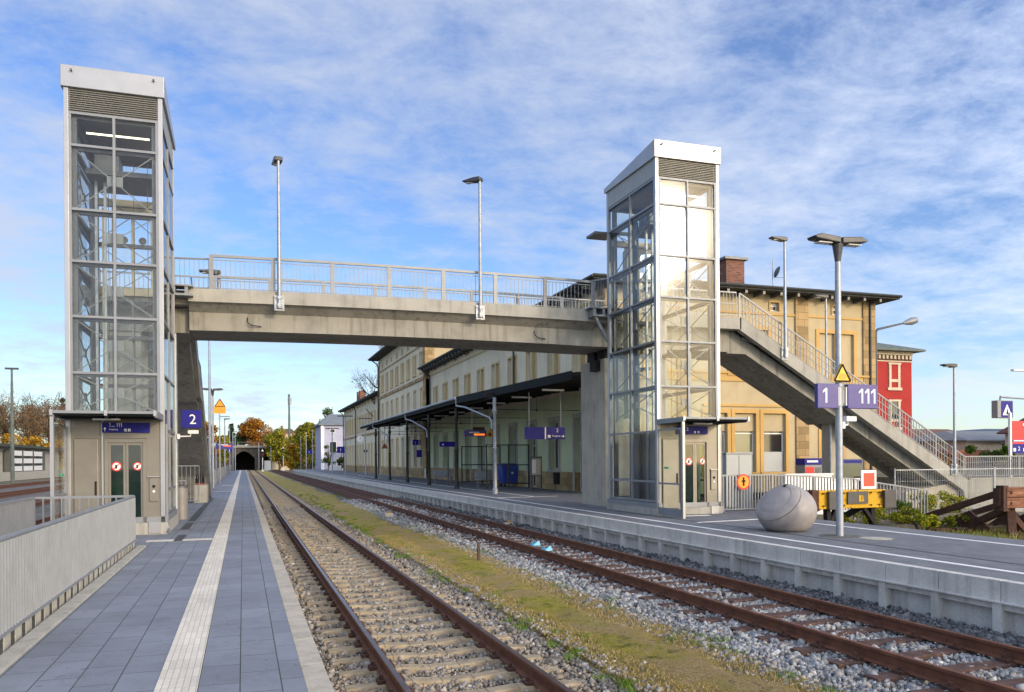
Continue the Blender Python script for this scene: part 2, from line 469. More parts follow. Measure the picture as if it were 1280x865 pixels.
def ones(n, h, x, z, y, parent, mat='white'):
    """white figure(s) 1: stem with a slanted flag"""
    for k in range(n):
        x0 = x + k * h * .52; w = h * .135
        MB().prism([(x0, z), (x0 + w, z), (x0 + w, z + h), (x0, z + h), (x0 - h * .22, z + h * .80), (x0 - h * .22, z + h * .66), (x0, z + h * .82)], 'y', y - .003, y).build('figure_one', mat, parent)
def mesh_np(name, verts, faces_n, nper, mat, parent=None):
    """fast mesh from numpy: faces_n (F, nper)"""
    me = bpy.data.meshes.new(name)
    F = len(faces_n)
    me.vertices.add(len(verts)); me.vertices.foreach_set('co', verts.astype(np.float32).ravel())
    me.loops.add(F * nper); me.loops.foreach_set('vertex_index', faces_n.astype(np.int32).ravel())
    me.polygons.add(F); me.polygons.foreach_set('loop_start', np.arange(F, dtype=np.int32) * nper)
    me.update(calc_edges=True); me.validate()
    me.materials.append(M[mat])
    o = bpy.data.objects.new(name, me); COL.objects.link(o)
    if parent is not None: o.parent = parent
    return o

def fence(mb, p, q, h, sp=.12, b=.018, d=None, rail=.045, gap=.09, lower=True, mids=()):
    """picket railing on the base line p-q"""
    p = Vector(p); q = Vector(q); L = (q - p).length; n = max(1, int(L / sp)); d = d or b
    ax = abs((q - p).x) > abs((q - p).y)
    for i in range(n + 1):
        c = p.lerp(q, i / n)
        wx, wy = (b / 2, d / 2) if ax else (d / 2, b / 2)
        mb.box(c.x - wx, c.x + wx, c.y - wy, c.y + wy, c.z + gap, c.z + h)
    up = Vector((0, 0, h))
    mb.beam(p + up, q + up, rail, rail)
    if lower: mb.beam(p + Vector((0, 0, gap)), q + Vector((0, 0, gap)), rail * .8, rail * .6)
    for m in mids: mb.beam(p + Vector((0, 0, m)), q + Vector((0, 0, m)), rail * .6, rail * .6)
    return mb

# ------------------------------------------------------------------ ground, platforms
g = MB(); g.add([(-4000, -300, -.86), (4000, -300, -.86), (4000, 5000, -.86), (-4000, 5000, -.86)], [(0, 1, 2, 3)])
struct(g.build('ground', 'ground', fix=False))

def slab(name, poly, z0, z1, mat): return struct(MB().prism(poly, 'z', z0, z1).build(name, mat))
slab('platform', [(-2.04, -6), (.44, -6), (.44, 172), (-1.0, 172), (-2.05, 150), (-2.05, 44), (-4.3, 44), (-4.3, 17.95), (-2.05, 17.95)], -.9, 0, 'pave')
E_ = MB()
for i in range(178):
    y = -6 + i
    E_.box(.44, .63, y + .003, y + .997, -.22, .002)
struct(E_.build('platform_edge', 'edge', bevel=.008))
struct(MB().box(.40, .50, -6, 172, -.9, -.22).build('platform_base', 'concd'))
t_ = MB(); t_.box(-.645, -.34, -6, 168, -.004, .005)
struct(t_.build('tactile_paving', 'tact'))
c_ = MB()
c_.box(-2.0, -.66, 18.95, 19.3, -.004, .005); c_.box(-1.7, -.66, 49.2, 49.6, -.004, .005); c_.box(-1.5, -.66, 62, 62.4, -.004, .005)
struct(c_.build('tactile_crossing', 'tact'))
d_ = MB()
d_.box(-1.45, -1.27, 18.9, 20.4, -.004, .0065); d_.box(-1.52, -1.32, 22.0, 24.4, -.004, .007); d_.box(-1.52, -1.32, 25.0, 41, -.004, .0065)
struct(d_.build('drainage_channel', 'drain'))
struct(MB().box(-2.03, -1.88, -6, 17.9, -.02, .03).build('kerb', 'conck'))

p2 = [(9.5, -6), (14.3, -6), (14.3, 19.2), (15.4, 20.6), (15.4, 33.7), (15.9, 33.7), (15.9, 165), (9.5, 165)]
slab('platform', p2, -.9, .08, 'pave2')
l_ = MB()
l_.box(10.17, 10.29, -6, 165, .07, .0845)
l_.box(13.30, 13.42, -6, 18.4, .07, .0845)
l_.beam((10.9, 17.95, .080), (13.36, 18.35, .080), .12, .009); l_.beam((10.2, 33, .080), (13.2, 33.3, .080), .12, .009)
l_.box(12.0, 12.12, 33.4, 90, .07, .0845); l_.box(11.5, 12.6, 20.0, 20.25, .07, .0845)
struct(l_.build('platform_line', 'wline'))
struct(MB().box(11.0, 11.09, -6, 26, .07, .0835).build('drainage_channel', 'drain'))

# platform two edge wall: coping blocks above recessed panels
w = MB(); cope = MB()
for i in range(172):
    y = -6 + i
    cope.box(9.37, 9.52, y + .006, y + .994, -.20, .082)
    w.box(9.46, 9.55, y, y + 1, -.95, -.2)
    w.box(9.30, 9.47, y - .065, y + .065, -.95, -.202)
    w.box(9.34, 9.47, y + .065, y + .935, -.29, -.203)
w.box(9.28, 9.52, -6, 166, -.203, -.185)
wall = w.build('platform_wall', 'concw'); cope.build('coping', 'concw', wall, bevel=.006)
tag(wall, 'long grey concrete platform edge wall of recessed panels beside the rusty track', 'wall')

# ballast, moss strip
def sheet(name, x0f, x1f, y0, y1, zf, mat, n=6, dy=.2, jit=.0):
    ys = [];
    y = y0
    while y < y1: ys.append(y); y += dy * (1 + max(0, y - 10) * .06)
    ys.append(y1); vs = []; fs = []
    for y in ys:
        a = x0f(y); b = x1f(y)
        for k in range(n + 1):
            t = k / n; x = a + (b - a) * t
            vs.append((x, y, zf(x, y, t)))
    for j in range(len(ys) - 1):
        for k in range(n):
            o = j * (n + 1) + k; fs.append((o, o + 1, o + n + 2, o + n + 1))
    return MB().add(vs, fs).build(name, mat, fix=False, smooth=True)
def wob(y, s): return .08 * math.sin(y * 1.7 + s) + .07 * math.sin(y * 4.3 + 2 * s) + .05 * math.sin(y * 11.1 + s) + .05 * math.sin(y * 23.7 + 3 * s) + .03 * math.sin(y * 41 + s)
struct(sheet('ballast_bed', lambda y: .5, lambda y: 4.3, -6, 250, lambda x, y, t: -.815, 'ballb'), True)
struct(sheet('ballast_bed', lambda y: 5.2, lambda y: 9.5, -6, 250, lambda x, y, t: -.705, 'ballb'), True)
struct(MB().add([(-26, 6, -.725), (-4.45, 6, -.725), (-4.45, 242, -.725), (-26, 242, -.725)], [(0, 1, 2, 3)]).build('ballast_bed', 'ballb', fix=False), True)
gl = lambda y: 3.86 + wob(y, 1) - .004 * max(0, y - 10)
gr = lambda y: 5.55 + wob(y, 4) + min(.7, .012 * max(0, y - 8)) + (.25 * math.sin(y * .35))
struct(sheet('mossy_strip', gl, gr, -6, 245, lambda x, y, t: -.83 + (.12 + .05 * t) * math.sin(math.pi * min(1, max(0, t * .97))) ** .85 + .006 * math.sin(x * 9 + y * 2.3) * math.sin(y * 5.1 - x * 3) + .04 * t, 'moss', 16, .05))

def stones(name, mat, xs, ys, zs, rs):
    n = len(xs)
    base = np.array([(-1, -1, -1), (1, -1, -1), (1, 1, -1), (-1, 1, -1), (-1, -1, 1), (1, -1, 1), (1, 1, 1), (-1, 1, 1)], float) * .7
    fq = np.array([(0, 3, 2, 1), (4, 5, 6, 7), (0, 1, 5, 4), (1, 2, 6, 5), (2, 3, 7, 6), (3, 0, 4, 7)])
    ft = np.concatenate([fq[:, [0, 1, 2]], fq[:, [0, 2, 3]]])
    v = np.repeat(base[None], n, 0) + RNG.uniform(-.42, .42, (n, 8, 3))
    v *= RNG.uniform(.7, 1.35, (n, 1, 3))
    a = RNG.uniform(0, 2 * np.pi, (n, 3)); c = np.cos(a); s = np.sin(a)
    x, y, z = v[..., 0].copy(), v[..., 1].copy(), v[..., 2].copy()
    x, y = x * c[:, :1] - y * s[:, :1], x * s[:, :1] + y * c[:, :1]
    y, z = y * c[:, 1:2] - z * s[:, 1:2], y * s[:, 1:2] + z * c[:, 1:2]
    v = np.stack([x, y, z], -1) * rs[:, None, None] + np.stack([xs, ys, zs], -1)[:, None, :]
    f = ft[None] + (np.arange(n) * 8)[:, None, None]
    return struct(mesh_np(name, v.reshape(-1, 3), f.reshape(-1, 3), 3, mat), True)
def scatter(n, x0, x1, y0, y1): return RNG.uniform(x0, x1, n), RNG.uniform(y0, y1, n)
def gravel(mat, x0, x1, zc, jit, bands):
    X = []; Y = []; R = []
    for (y0, y1, dens, r) in bands:
        n = int((x1 - x0) * (y1 - y0) * dens); a, b = scatter(n, x0, x1, y0, y1); X.append(a); Y.append(b); R.append(r * RNG.lognormal(0, .28, n))
    X = np.concatenate(X); Y = np.concatenate(Y); R = np.concatenate(R)
    Z = zc(X, Y) if callable(zc) else np.full(len(X), zc)
    return stones('ballast_stones', mat, X, Y, Z + RNG.normal(0, jit, len(X)), R)
B1 = [(4.5, 11, 650, .020), (11, 20, 330, .026), (20, 45, 110, .036)]
gravel('ballast1', .66, 3.95, lambda x, y: -.802 + .02 * np.clip((x - 3.5) / .3, 0, 1), .012, B1)
gravel('ballast2', 5.45, 8.75, lambda x, y: -.695 - .05 * np.clip((6.2 - x) / .7, 0, 1), .014, [(4.5, 12, 620, .024), (12, 22, 320, .029), (22, 50, 110, .04)])
gravel('ballast3', 8.72, 9.38, lambda x, y: -.655 + .05 * (x - 8.7), .02, [(6, 14, 600, .028), (14, 26, 300, .034), (26, 50, 110, .046)])
n_ = 2600; sx, sy = scatter(n_, 3.8, 5.9, 5, 22); e_ = RNG.random(n_); sx = np.where(e_ < .42, 3.93 + np.abs(RNG.normal(0, .16, n_)), np.where(e_ < .84, 5.62 - RNG.normal(0, .2, n_), sx)); stones('loose_stones', 'ballast1', sx, sy, np.full(n_, -.70), .018 * RNG.lognormal(0, .3, n_))

# ------------------------------------------------------------------ tracks
RP = [(-.07, 0), (.07, 0), (.07, .012), (.012, .03), (.009, .118), (.036, .128), (.036, .16), (-.036, .16), (-.036, .128), (-.009, .118), (-.012, .03), (-.07, .012)]
def track(name, label, x, ztop, y0, y1, smat, pitch, slen, swid, first, nmax=100, profile='c', head='railtop', far=None):
    t = thing(name, label, 'railway track', (x, 0, 0))
    zf = ztop - .16
    for s in (-.75, .75):
        r = MB().prism([(s + a, zf + b) for a, b in RP], 'y', y0, y1).build('rail', 'railside', t)
        MB().box(s - .027, s + .027, y0, y1, ztop - .004, ztop + .003).build('rail_head', head, r)
    def sl(mb, y, jit=0):
        w0 = swid / 2; a = random.uniform(-1, 1) * jit
        if profile == 'c':
            for xa, xb, za, zb in ((-slen / 2, -.52, .0, .0), (-.52, -.18, .0, -.028), (-.18, .18, -.028, -.028), (.18, .52, -.028, 0), (.52, slen / 2, .0, .0)):
                mb.hexa([(xa, y - w0, zf - .16), (xb, y - w0, zf - .16), (xb, y + w0, zf - .16), (xa, y + w0, zf - .16)],
                        [(xa, y - w0 * .66, zf + za - (.03 if xa < -1 else 0)), (xb, y - w0 * .66, zf + zb - (.03 if xb > 1 else 0)), (xb, y + w0 * .66, zf + zb - (.03 if xb > 1 else 0)), (xa, y + w0 * .66, zf + za - (.03 if xa < -1 else 0))])
        else:
            L = slen / 2 + random.uniform(-.06, .06)
            mb.hexa([(-L, y - w0 + a, zf - .15), (L, y - w0 - a, zf - .15), (L, y + w0 - a, zf - .15), (-L, y + w0 + a, zf - .15)],
                    [(-L, y - w0 * .95 + a, zf - .008), (L, y - w0 * .95 - a, zf - .008), (L, y + w0 * .95 - a, zf - .008), (-L, y + w0 * .95 + a, zf - .008)])
        return mb
    cl = MB(); y = first; k = 0; rest = MB()
    while y < y1:
        if k < nmax:
            sl(MB(), y, .03).build('sleeper', smat, t, bevel=.012 if k < 25 else 0)
        else: sl(rest, y)
        if k < 70 and y < 45:
            for s in (-.75, .75):
                for e in (-1, 1):
                    cx = s + e * .105
                    cl.box(cx - .045, cx + .045, y - .075, y + .075, zf - .01, zf + .028)
                    cl.tube([(cx, y, zf + .02), (cx, y, zf + .075)], .022, 6)
        y += pitch; k += 1
    if cl.v: struct(cl.build('rail_clips', 'rustd', t), True)
    if rest.v: struct(rest.build('sleepers', smat, t), True)
    return t
track('railway_track', 'middle railway track on sand-coloured concrete sleepers next to the left platform', 2.28, -.57, -6, 246, 'sleeperc', .62, 2.5, .27, 5.2)
track('railway_track', 'railway track on dark timber sleepers below the platform of the station building', 7.58, -.47, -6, 246, 'sleeperw', .66, 2.5, .24, 5.0, profile='w', head='railside')
track('railway_track', 'overgrown stub track ending at the yellow buffer stop', 15.95, -.42, -6, 18.6, 'sleeperw', .7, 2.5, .24, 6, profile='w', head='railside')
track('railway_track', 'weedy stub track ending at the rusty timber buffer stop', 21.2, -.42, -6, 20.5, 'sleeperw', .7, 2.5, .24, 8, profile='w', head='railside')
for x, l in ((-7.0, 'rusty yard track nearest to the left platform'), (-12, 'second rusty yard track from the left platform'), (-17, 'third rusty yard track from the left platform'), (-23, 'rusty yard track nearest to the loading shed')):
    track('railway_track', l, x, -.55, 8, 240, 'sleeperw', .7, 2.5, .24, 20, nmax=60, profile='w', head='railside')

# grass tufts and weeds
def blades(name, mat, cx, cy, cz, per, spread, h, wd):
    n = len(cx) * per
    bx = np.repeat(cx, per) + RNG.normal(0, spread, n); by = np.repeat(cy, per) + RNG.normal(0, spread, n); bz = np.repeat(cz, per)
    a = RNG.uniform(0, 2 * np.pi, n); hh = h * RNG.uniform(.35, 1.2, n); ww = wd * RNG.uniform(.6, 1.3, n); ln = hh * RNG.uniform(.2, .9, n); la = RNG.uniform(0, 2 * np.pi, n)
    p0 = np.stack([bx - ww * np.cos(a), by - ww * np.sin(a), bz], -1); p1 = np.stack([bx + ww * np.cos(a), by + ww * np.sin(a), bz], -1)
    p2_ = np.stack([bx + ln * np.cos(la), by + ln * np.sin(la), bz + hh], -1)
    v = np.stack([p0, p1, p2_], 1).reshape(-1, 3); f = np.arange(3 * n).reshape(-1, 3)
    return struct(mesh_np(name, v, f, 3, mat), True)
n_ = 9000; tx, ty = scatter(n_, 3.95, 5.75, 5, 26); blades('moss_tufts', 'blades', tx, ty, np.full(n_, -.70), 16, .045, .032, .005)
n_ = 300; tx, ty = scatter(n_, 4.0, 5.7, 5, 60); e_ = RNG.random(n_); tx = np.where(e_ > .6, tx, np.where(e_ < .3, 3.85 + RNG.normal(0, .08, n_), 5.70 + RNG.normal(0, .12, n_) + .008 * ty)); blades('grass_tufts', 'gblades', tx, ty, np.full(n_, -.71), 40, .06, .085, .006)
n_ = 700; tx, ty = scatter(n_, 14.4, 27, 8, 23); blades('grass_verge', 'gblades', tx, ty, np.full(n_, -.60), 40, .15, .28, .009)
n_ = 900; tx, ty = scatter(n_, 14.35, 27, 8, 23.4); blades('dry_grass_verge', 'blades', tx, ty, np.full(n_, -.58), 30, .16, .30, .008)

def leafball(centers, radii, n, size, seed=0, flat=.8):
    """leaf quads spread through lumpy clumps -> verts, faces"""
    r = np.random.default_rng(seed); k = len(centers)
    w_ = np.array([q ** 2 for q in radii]); idx = r.choice(k, n, p=w_ / w_.sum())
    d = r.normal(size=(n, 3)); d /= np.linalg.norm(d, axis=1)[:, None]
    rad = np.array(radii)[idx] * (r.uniform(.25, 1.08, n) ** .55)
    c = np.array(centers)[idx] + d * rad[:, None] * np.array([1, 1, flat])
    u = r.normal(size=(n, 3)); u /= np.linalg.norm(u, axis=1)[:, None]
    t = np.cross(u, r.normal(size=(n, 3))); t /= np.linalg.norm(t, axis=1)[:, None]
    s = (size * r.uniform(.55, 1.25, n))[:, None]
    v = np.stack([c - u * s, c + t * s * .55, c + u * s, c - t * s * .55], 1).reshape(-1, 3)
    return v, np.arange(4 * n).reshape(-1, 4)
def limbs(mb, p, d, L, r, depth, rnd, spread=.55, n=3, up=.15):
    q = Vector(p) + Vector(d) * L; mid = Vector(p).lerp(q, .5) + Vector((rnd.uniform(-1, 1), rnd.uniform(-1, 1), rnd.uniform(-.3, .6))) * L * .06
    mb.tube([p, mid, q], [r, r * .82, r * .66], 6 if r > .05 else 4, cap=False)
    if depth <= 0: return
    for i in range(n):
        dd = (Vector(d) + Vector((rnd.uniform(-1, 1), rnd.uniform(-1, 1), rnd.uniform(-.6, .8))) * spread + Vector((0, 0, up))).normalized()
        limbs(mb, q if i else Vector(p).lerp(q, .7), dd, L * rnd.uniform(.6, .85), r * .6, depth - 1, rnd, spread, n, up)
def tree(name, label, loc, h, wd, leaf, seed, n=2600, size=.4, trunk_h=.25, clumps=14, conifer=False, group=None, twigs=False, depth=3):
    rnd = random.Random(seed); t = thing(name, label, 'tree', loc, group)
    mb = MB(); th = h * trunk_h
    mb.tube([(0, 0, -1.2), (.05, 0, th * .6), (0, .05, th), (0, 0, h * .75)], [h * .028, h * .022, h * .018, h * .004], 8)
    for i in range(7):
        a = rnd.uniform(0, 6.28); z = th + (h * .45) * i / 7
        e = (math.cos(a) * wd * .33, math.sin(a) * wd * .33, z + h * .16)
        mb.tube([(0, 0, z), (e[0] * .5, e[1] * .5, z + h * .05), e], [h * .010, h * .007, h * .003], 5)
    if twigs:
        for i in range(6):
            a = rnd.uniform(0, 6.28)
            limbs(mb, (0, 0, th + h * .1 * i), Vector((math.cos(a) * .6, math.sin(a) * .6, .8)).normalized(), h * .2, h * .0065, depth, rnd, .6, 3, .1)
    mb.build('trunk', 'bark', t)
    cs = []; rs = []
    for i in range(clumps):
        if conifer:
            f = (i + .5) / clumps; a = i * 2.4; rr = wd * .5 * (1 - f) * .75
            cs.append((math.cos(a) * rr * .6, math.sin(a) * rr * .6, th * .5 + (h - th * .5) * f * .97)); rs.append(max(.12 * wd, rr * .75))
        else:
            a = rnd.uniform(0, 6.28); f = rnd.random(); e = math.sqrt(rnd.random())
            zz = th * .9 + (h - th * .9) * (.12 + .78 * f); env = math.sin(math.pi * (.14 + .74 * f)) ** .8
            cs.append((math.cos(a) * wd * .36 * e * env, math.sin(a) * wd * .36 * e * env, zz)); rs.append(wd * rnd.uniform(.13, .24))
    v, f = leafball(cs, rs, n, size, seed)
    mesh_np('crown', v, f, 4, leaf, t)
    return t
def bush(name, label, loc, h, wd, leaf, seed, n=700, size=.12, group=None, cat='bush'):
    rnd = random.Random(seed); t = thing(name, label, cat, loc, group)
    mb = MB()
    for i in range(9):
        a = rnd.uniform(0, 6.28); e = rnd.uniform(.2, .45) * wd
        mb.tube([(0, 0, -.1), (math.cos(a) * e * .4, math.sin(a) * e * .4, h * .5), (math.cos(a) * e, math.sin(a) * e, h * rnd.uniform(.75, 1.0))], [.018 * h + .004, .012 * h + .003, .003], 4)
    mb.build('stem', 'bark', t)
    cs = [(rnd.uniform(-.38, .38) * wd, rnd.uniform(-.38, .38) * wd, h * rnd.uniform(.2, .85)) for _ in range(9)]
    v, f = leafball(cs, [min(wd, h) * rnd.uniform(.14, .26) for _ in cs], n, size, seed)
    mesh_np('foliage', v, f, 4, leaf, t)
    return t

# ------------------------------------------------------------------ lift towers
TW, TD, TH = 2.1, 3.3, 10.87
BZ = [2.86, 3.8, 5.1, 6.38, 7.58, 9.06, 9.80]
def panes(mb, face, cells):
    for (a0, a1, z0, z1) in cells:
        t1 = random.uniform(-1, 1) * .006; t2 = random.uniform(-1, 1) * .006
        def P(a, z, o):
            d = o + t1 * (a - a0) + t2 * (z - z0)
            if face == 'f': return (a, .045 + d, z)
            if face == 'b': return (a, TD - .045 + d, z)
            if face == 'l': return (.045 + d, a, z)
            return (TW - .045 + d, a, z)
        q = [P(a0, z0, 0), P(a1, z0, 0), P(a1, z1, 0), P(a0, z1, 0)]
        r = [P(a0, z0, .012), P(a1, z0, .012), P(a1, z1, .012), P(a0, z1, .012)]
        mb.hexa([q[0], q[1], r[1], r[0]], [q[3], q[2], r[2], r[3]])
def make_tower(label, loc):
    t = thing('lift_tower', label, 'lift tower', loc)
    B = lambda *a: MB().box(*a)
    # plinth
    MB().box(-.05, TW + .05, -.02, TD + .05, -.05, .28).build('plinth', 'conc', t)
    B(-.03, TW + .03, .0, TD + .03, .285, .42).build('plinth_cover', 'alup', t)
    for (x, y) in ((0, 0), (TW - .1, 0), (0, TD - .1), (TW - .1, TD - .1)):
        B(x, x + .1, y, y + .1, .42 if y > 1 else 0, 10.38).build('corner_post', 'alu', t, bevel=.006)
    # roof with fascia tapering to the back
    r = MB().prism([(-.05, 10.37), (-.05, 10.87), (TD + .08, 10.52), (TD + .08, 10.37)], 'x', -.05, TW + .05).build('roof', 'alu', t, bevel=.01)
    k = MB()
    for x in (.18, TW - .18): k.tube([(x, -.12, 10.74), (x, -.05, 10.74)], .025, 8)
    k.build('anchor', 'dsteel', r)
    # louvres
    lv = MB().box(.1, TW - .1, .06, .09, 9.85, 10.37)
    for i in range(10):
        z = 9.87 + i * .05
        lv.hexa([(.12, .005, z), (TW - .12, .005, z), (TW - .12, .06, z + .02), (.12, .06, z + .02)], [(.12, .005, z + .008), (TW - .12, .005, z + .008), (TW - .12, .06, z + .034), (.12, .06, z + .034)])
    lv.build('louvre', 'louv', t)
    for x0, x1 in ((.01, .05), (TW - .05, TW - .01)):
        s = MB()
        s.box(x0, x1, .1, TD - .1, 9.85, 10.37); s.build('louvre', 'louv', t)
    B(.1, TW - .1, TD - .05, TD - .01, 9.85, 10.37).build('louvre', 'louv', t)
    # glazing: one wall of glass per side with its bars
    mx = TW / 2; my = TD / 2
    for face, name, lo in (('f', 'glass_wall', 2.86), ('l', 'glass_wall', .47), ('r', 'glass_wall', .47), ('b', 'glass_wall', .47)):
        zs = ([.47, 1.04, 2.5] + BZ[1:]) if face != 'f' else BZ
        W = TW if face in 'fb' else TD; m = W / 2; cells = []; bars = MB()
        for z0, z1 in zip(zs[:-1], zs[1:]):
            if face == 'b' and z0 in (6.38, 7.58): continue
            for a0, a1 in ((.1, m), (m, W - .1)): cells.append((a0 + .02, a1 - .02, z0 + .025, z1 - .025))
        gm = MB(); panes(gm, face, cells); go = gm.build('glass_wall', 'glass', t, fix=True)
        def bar(a0, a1, z0, z1, e=0.0):
            if face == 'f': bars.box(a0, a1, .004 - e, .075, z0, z1)
            if face == 'b': bars.box(a0, a1, TD - .075, TD - .004 + e, z0, z1)
            if face == 'l': bars.box(.004 - e, .075, a0, a1, z0, z1)
            if face == 'r': bars.box(TW - .075, TW - .004 + e, a0, a1, z0, z1)
        for z in zs:
            if face == 'b' and z == 7.58: continue
            bar(.1, W - .1, z - .028, z + .028)
        bar(m - .028, m + .028, zs[0] + .028, zs[-1] - .028 if face != 'b' else 6.35, .003)
        if face != 'b':
            for a in (.1, W - .155): bar(a, a + .055, zs[0] + .028, zs[-1] - .028, -.003)
        bars.build('glazing_bars', 'alup', go)
    # steel frame and X bracing inside
    fr = MB()
    for (x, y) in ((.13, .14), (TW - .25, .14), (.13, TD - .26), (TW - .25, TD - .26)): fr.box(x, x + .12, y, y + .12, .42, 9.8)
    for z in BZ[1:]:
        for y in (.15, TD - .25): fr.box(.25, TW - .25, y, y + .1, z - .08, z + .02)
        for x in (.14, TW - .24): fr.box(x, x + .1, .26, TD - .26, z - .08, z + .02)
    fr.build('steel_frame', 'dsteel', t)
    zz = [2.9] + BZ[1:]
    br = MB(); gp = MB()
    for z0, z1 in zip(zz[:-2], zz[1:-1]):
        zc = (z0 + z1) / 2
        for y in (.12, TD - .30):
            br.beam((.2, y, z0 + .03), (TW - .2, y, z1 - .06), .012, .022); br.beam((TW - .2, y + .016, z0 + .03), (.2, y + .016, z1 - .06), .012, .022)
            if y < 1: gp.box(mx - .17, mx + .17, y - .012, y + .03, zc - .12, zc + .12)
        for x in (.13, TW - .13):
            br.beam((x, .2, z0 + .03), (x, TD - .2, z1 - .06), .03, .012); br.beam((x + .016, TD - .2, z0 + .03), (x + .016, .2, z1 - .06), .03, .012)
            gp.box(x - .012, x + .03, my - .14, my + .14, zc - .1, zc + .1)
    br.build('cross_brace', 'brace', t); gp.build('gusset_plate', 'brace', t)
    # lift machinery
    for x in (.42, .62): MB().box(x, x + .06, 1.4, 1.46, .3, 9.2).build('guide_rail', 'galv', t)
    MB().box(.27, .33, 1.7, 2.3, .4, 9.0).build('counterweight_panel', 'dsteel', t)
    MB().box(.40, .43, 2.6, 2.95, 3.0, 8.4).build('shaft_panel', 'beige', t)
    c = MB()
    for x in (.72, .80, 1.30, 1.62): c.tube([(x, 1.45, .4), (x, 1.45, 9.3)], .008, 5)
    c.build('lift_cable', 'dsteel', t)
    m_ = MB()
    m_.box(.3, 1.8, .9, 2.4, 8.72, 8.84); m_.box(.45, 1.0, 1.2, 1.9, 8.84, 9.3)
    m_.build('winding_gear', 'dsteel', t)
    MB().tube([(.42, .34, 9.48), (1.78, .34, 9.48)], .022, 8).build('fluorescent_lamp', 'lampglow', t)
    MB().box(.12, TW - .12, .12, TD - .12, 9.82, 9.88).build('ceiling_panel', 'dsteel', t)
    # top landing door on the rear side, cabin at the bottom
    ld = MB()
    for x in (.62, 1.08, 1.56): ld.box(x - .04, x + .04, TD - .2, TD - .1, 6.42, 8.45)
    ld.box(.58, 1.6, TD - .2, TD - .1, 8.45, 8.58); ld.box(.12, TW - .12, TD - .25, TD - .08, 8.6, 8.78); ld.box(.2, TW - .2, TD - .3, TD - .06, 6.2, 6.4)
    lo = ld.build('landing_door', 'beige', t)
    MB().box(.66, 1.52, TD - .16, TD - .145, 6.42, 8.45).build('door_pane', 'glass', lo)
    st = MB()
    for x in (.86, 1.32): st.disc((x, TD - .175, 7.72), .10, 'y', .004)
    st.build('round_sticker', 'dsteel', lo)
    MB().box(.5, 1.85, .75, 2.2, .3, 2.5).build('lift_cabin', 'alup', t)
    # front portal
    p = MB()
    p.box(.1, .80, .03, .10, .0, 2.8); p.box(1.70, TW - .1, .03, .10, .0, 2.8); p.box(.80, 1.70, .03, .10, 2.28, 2.8); p.box(.1, .70, .015, .03, 2.34, 2.76)
    p.build('front_cladding', 'steel', t)
    cab = MB().box(.16, .68, -.02, .028, .12, 2.28).build('service_door', 'steel', t, bevel=.02)
    MB().box(.60, .64, -.045, -.021, .95, 1.28).build('handle', 'black', cab, bevel=.006)
    dr = MB()
    dr.box(.80, .88, .0, .09, .0, 2.27); dr.box(1.62, 1.70, .0, .09, .0, 2.27); dr.box(.88, 1.62, .0, .09, 2.18, 2.27); dr.box(.88, 1.62, .0, .09, -.01, .05)
    dr.build('door_frame', 'steel', t)
    MB().box(.745, .785, -.03, .02, .0, 2.8).build('door_trim', 'alu', t)
    for x0, x1, sx, sr in ((.88, 1.245, 1.05, .115), (1.255, 1.62, 1.50, .10)):
        lf = MB()
        lf.box(x0, x0 + .05, .045, .085, .05, 2.18); lf.box(x1 - .05, x1, .045, .085, .05, 2.18); lf.box(x0 + .05, x1 - .05, .045, .085, .05, .30); lf.box(x0 + .05, x1 - .05, .045, .085, 2.12, 2.18)
        lo = lf.build('door_leaf', 'steel', t)
        MB().box(x0 + .05, x1 - .05, .055, .07, .30, 2.12).build('door_pane', 'glassd', lo)
        ring = MB().disc((sx, .046, 1.62), sr, 'y', .006, 24).build('warning_sticker', 'red', lo)
    for sx, sr in ((1.05, .115), (1.50, .10)):
        w_ = MB().disc((sx, .040, 1.62), sr * .76, 'y', .004, 24).build('sticker_field', 'white', t)
        b = MB().beam((sx - sr * .6, .037, 1.62 - sr * .6), (sx + sr * .6, .037, 1.62 + sr * .6), .004, sr * .17, (0, 0, 1)).build('sticker_bar', 'red', w_)
        MB().box(sx - sr * .25, sx + sr * .12, .034, .039, 1.62 - sr * .45, 1.62 + sr * .3).build('sticker_figure', 'black', w_)
    cp = MB().box(1.76, 1.95, -.01, .029, .78, 1.35).build('call_panel', 'steel', t, bevel=.005)
    MB().disc((1.855, -.026, 1.14), .035, 'y', .018, 16).build('call_button', 'black', cp)
    MB().disc((1.855, -.022, 1.02), .028, 'y', .014, 16).build('call_light', 'white', cp)
    MB().box(1.72, 1.99, -.06, .0, 1.36, 1.38).build('panel_hood', 'alu', cp)
    MB().box(1.74, 2.0, -.05, -.021, .03, .30).build('kick_plate', 'alu', t)
    # canopy with glass side screen
    cn = MB()
    cn.box(-.03, TW - .02, -1.48, .0, 2.80, 2.835); cn.box(-.03, TW - .02, -1.49, -1.42, 2.775, 2.80)
    cn.box(-.03, .04, -1.42, .0, 2.70, 2.80); cn.box(TW - .09, TW - .02, -1.42, .0, 2.70, 2.80)
    co = cn.build('canopy', 'alup', t)
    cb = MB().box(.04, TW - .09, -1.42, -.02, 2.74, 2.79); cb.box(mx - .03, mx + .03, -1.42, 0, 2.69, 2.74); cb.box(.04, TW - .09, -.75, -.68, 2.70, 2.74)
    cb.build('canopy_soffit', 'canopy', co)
    MB().box(.7, 1.25, -.9, -.78, 2.66, 2.70).build('canopy_lamp', 'offw', co)
    cl = MB()
    for x in (-.03, mx - .03, TW - .10): cl.box(x, x + .06, -1.51, -1.47, 2.73, 2.85)
    cl.build('canopy_bracket', 'alu', co)
    MB().box(-.03, .04, -1.46, -1.39, .0, 2.70).build('canopy_post', 'alu', t)
    sc = MB()
    for y in (-1.34, -.10): sc.box(-.01, .03, y, y + .05, .1, 2.55)
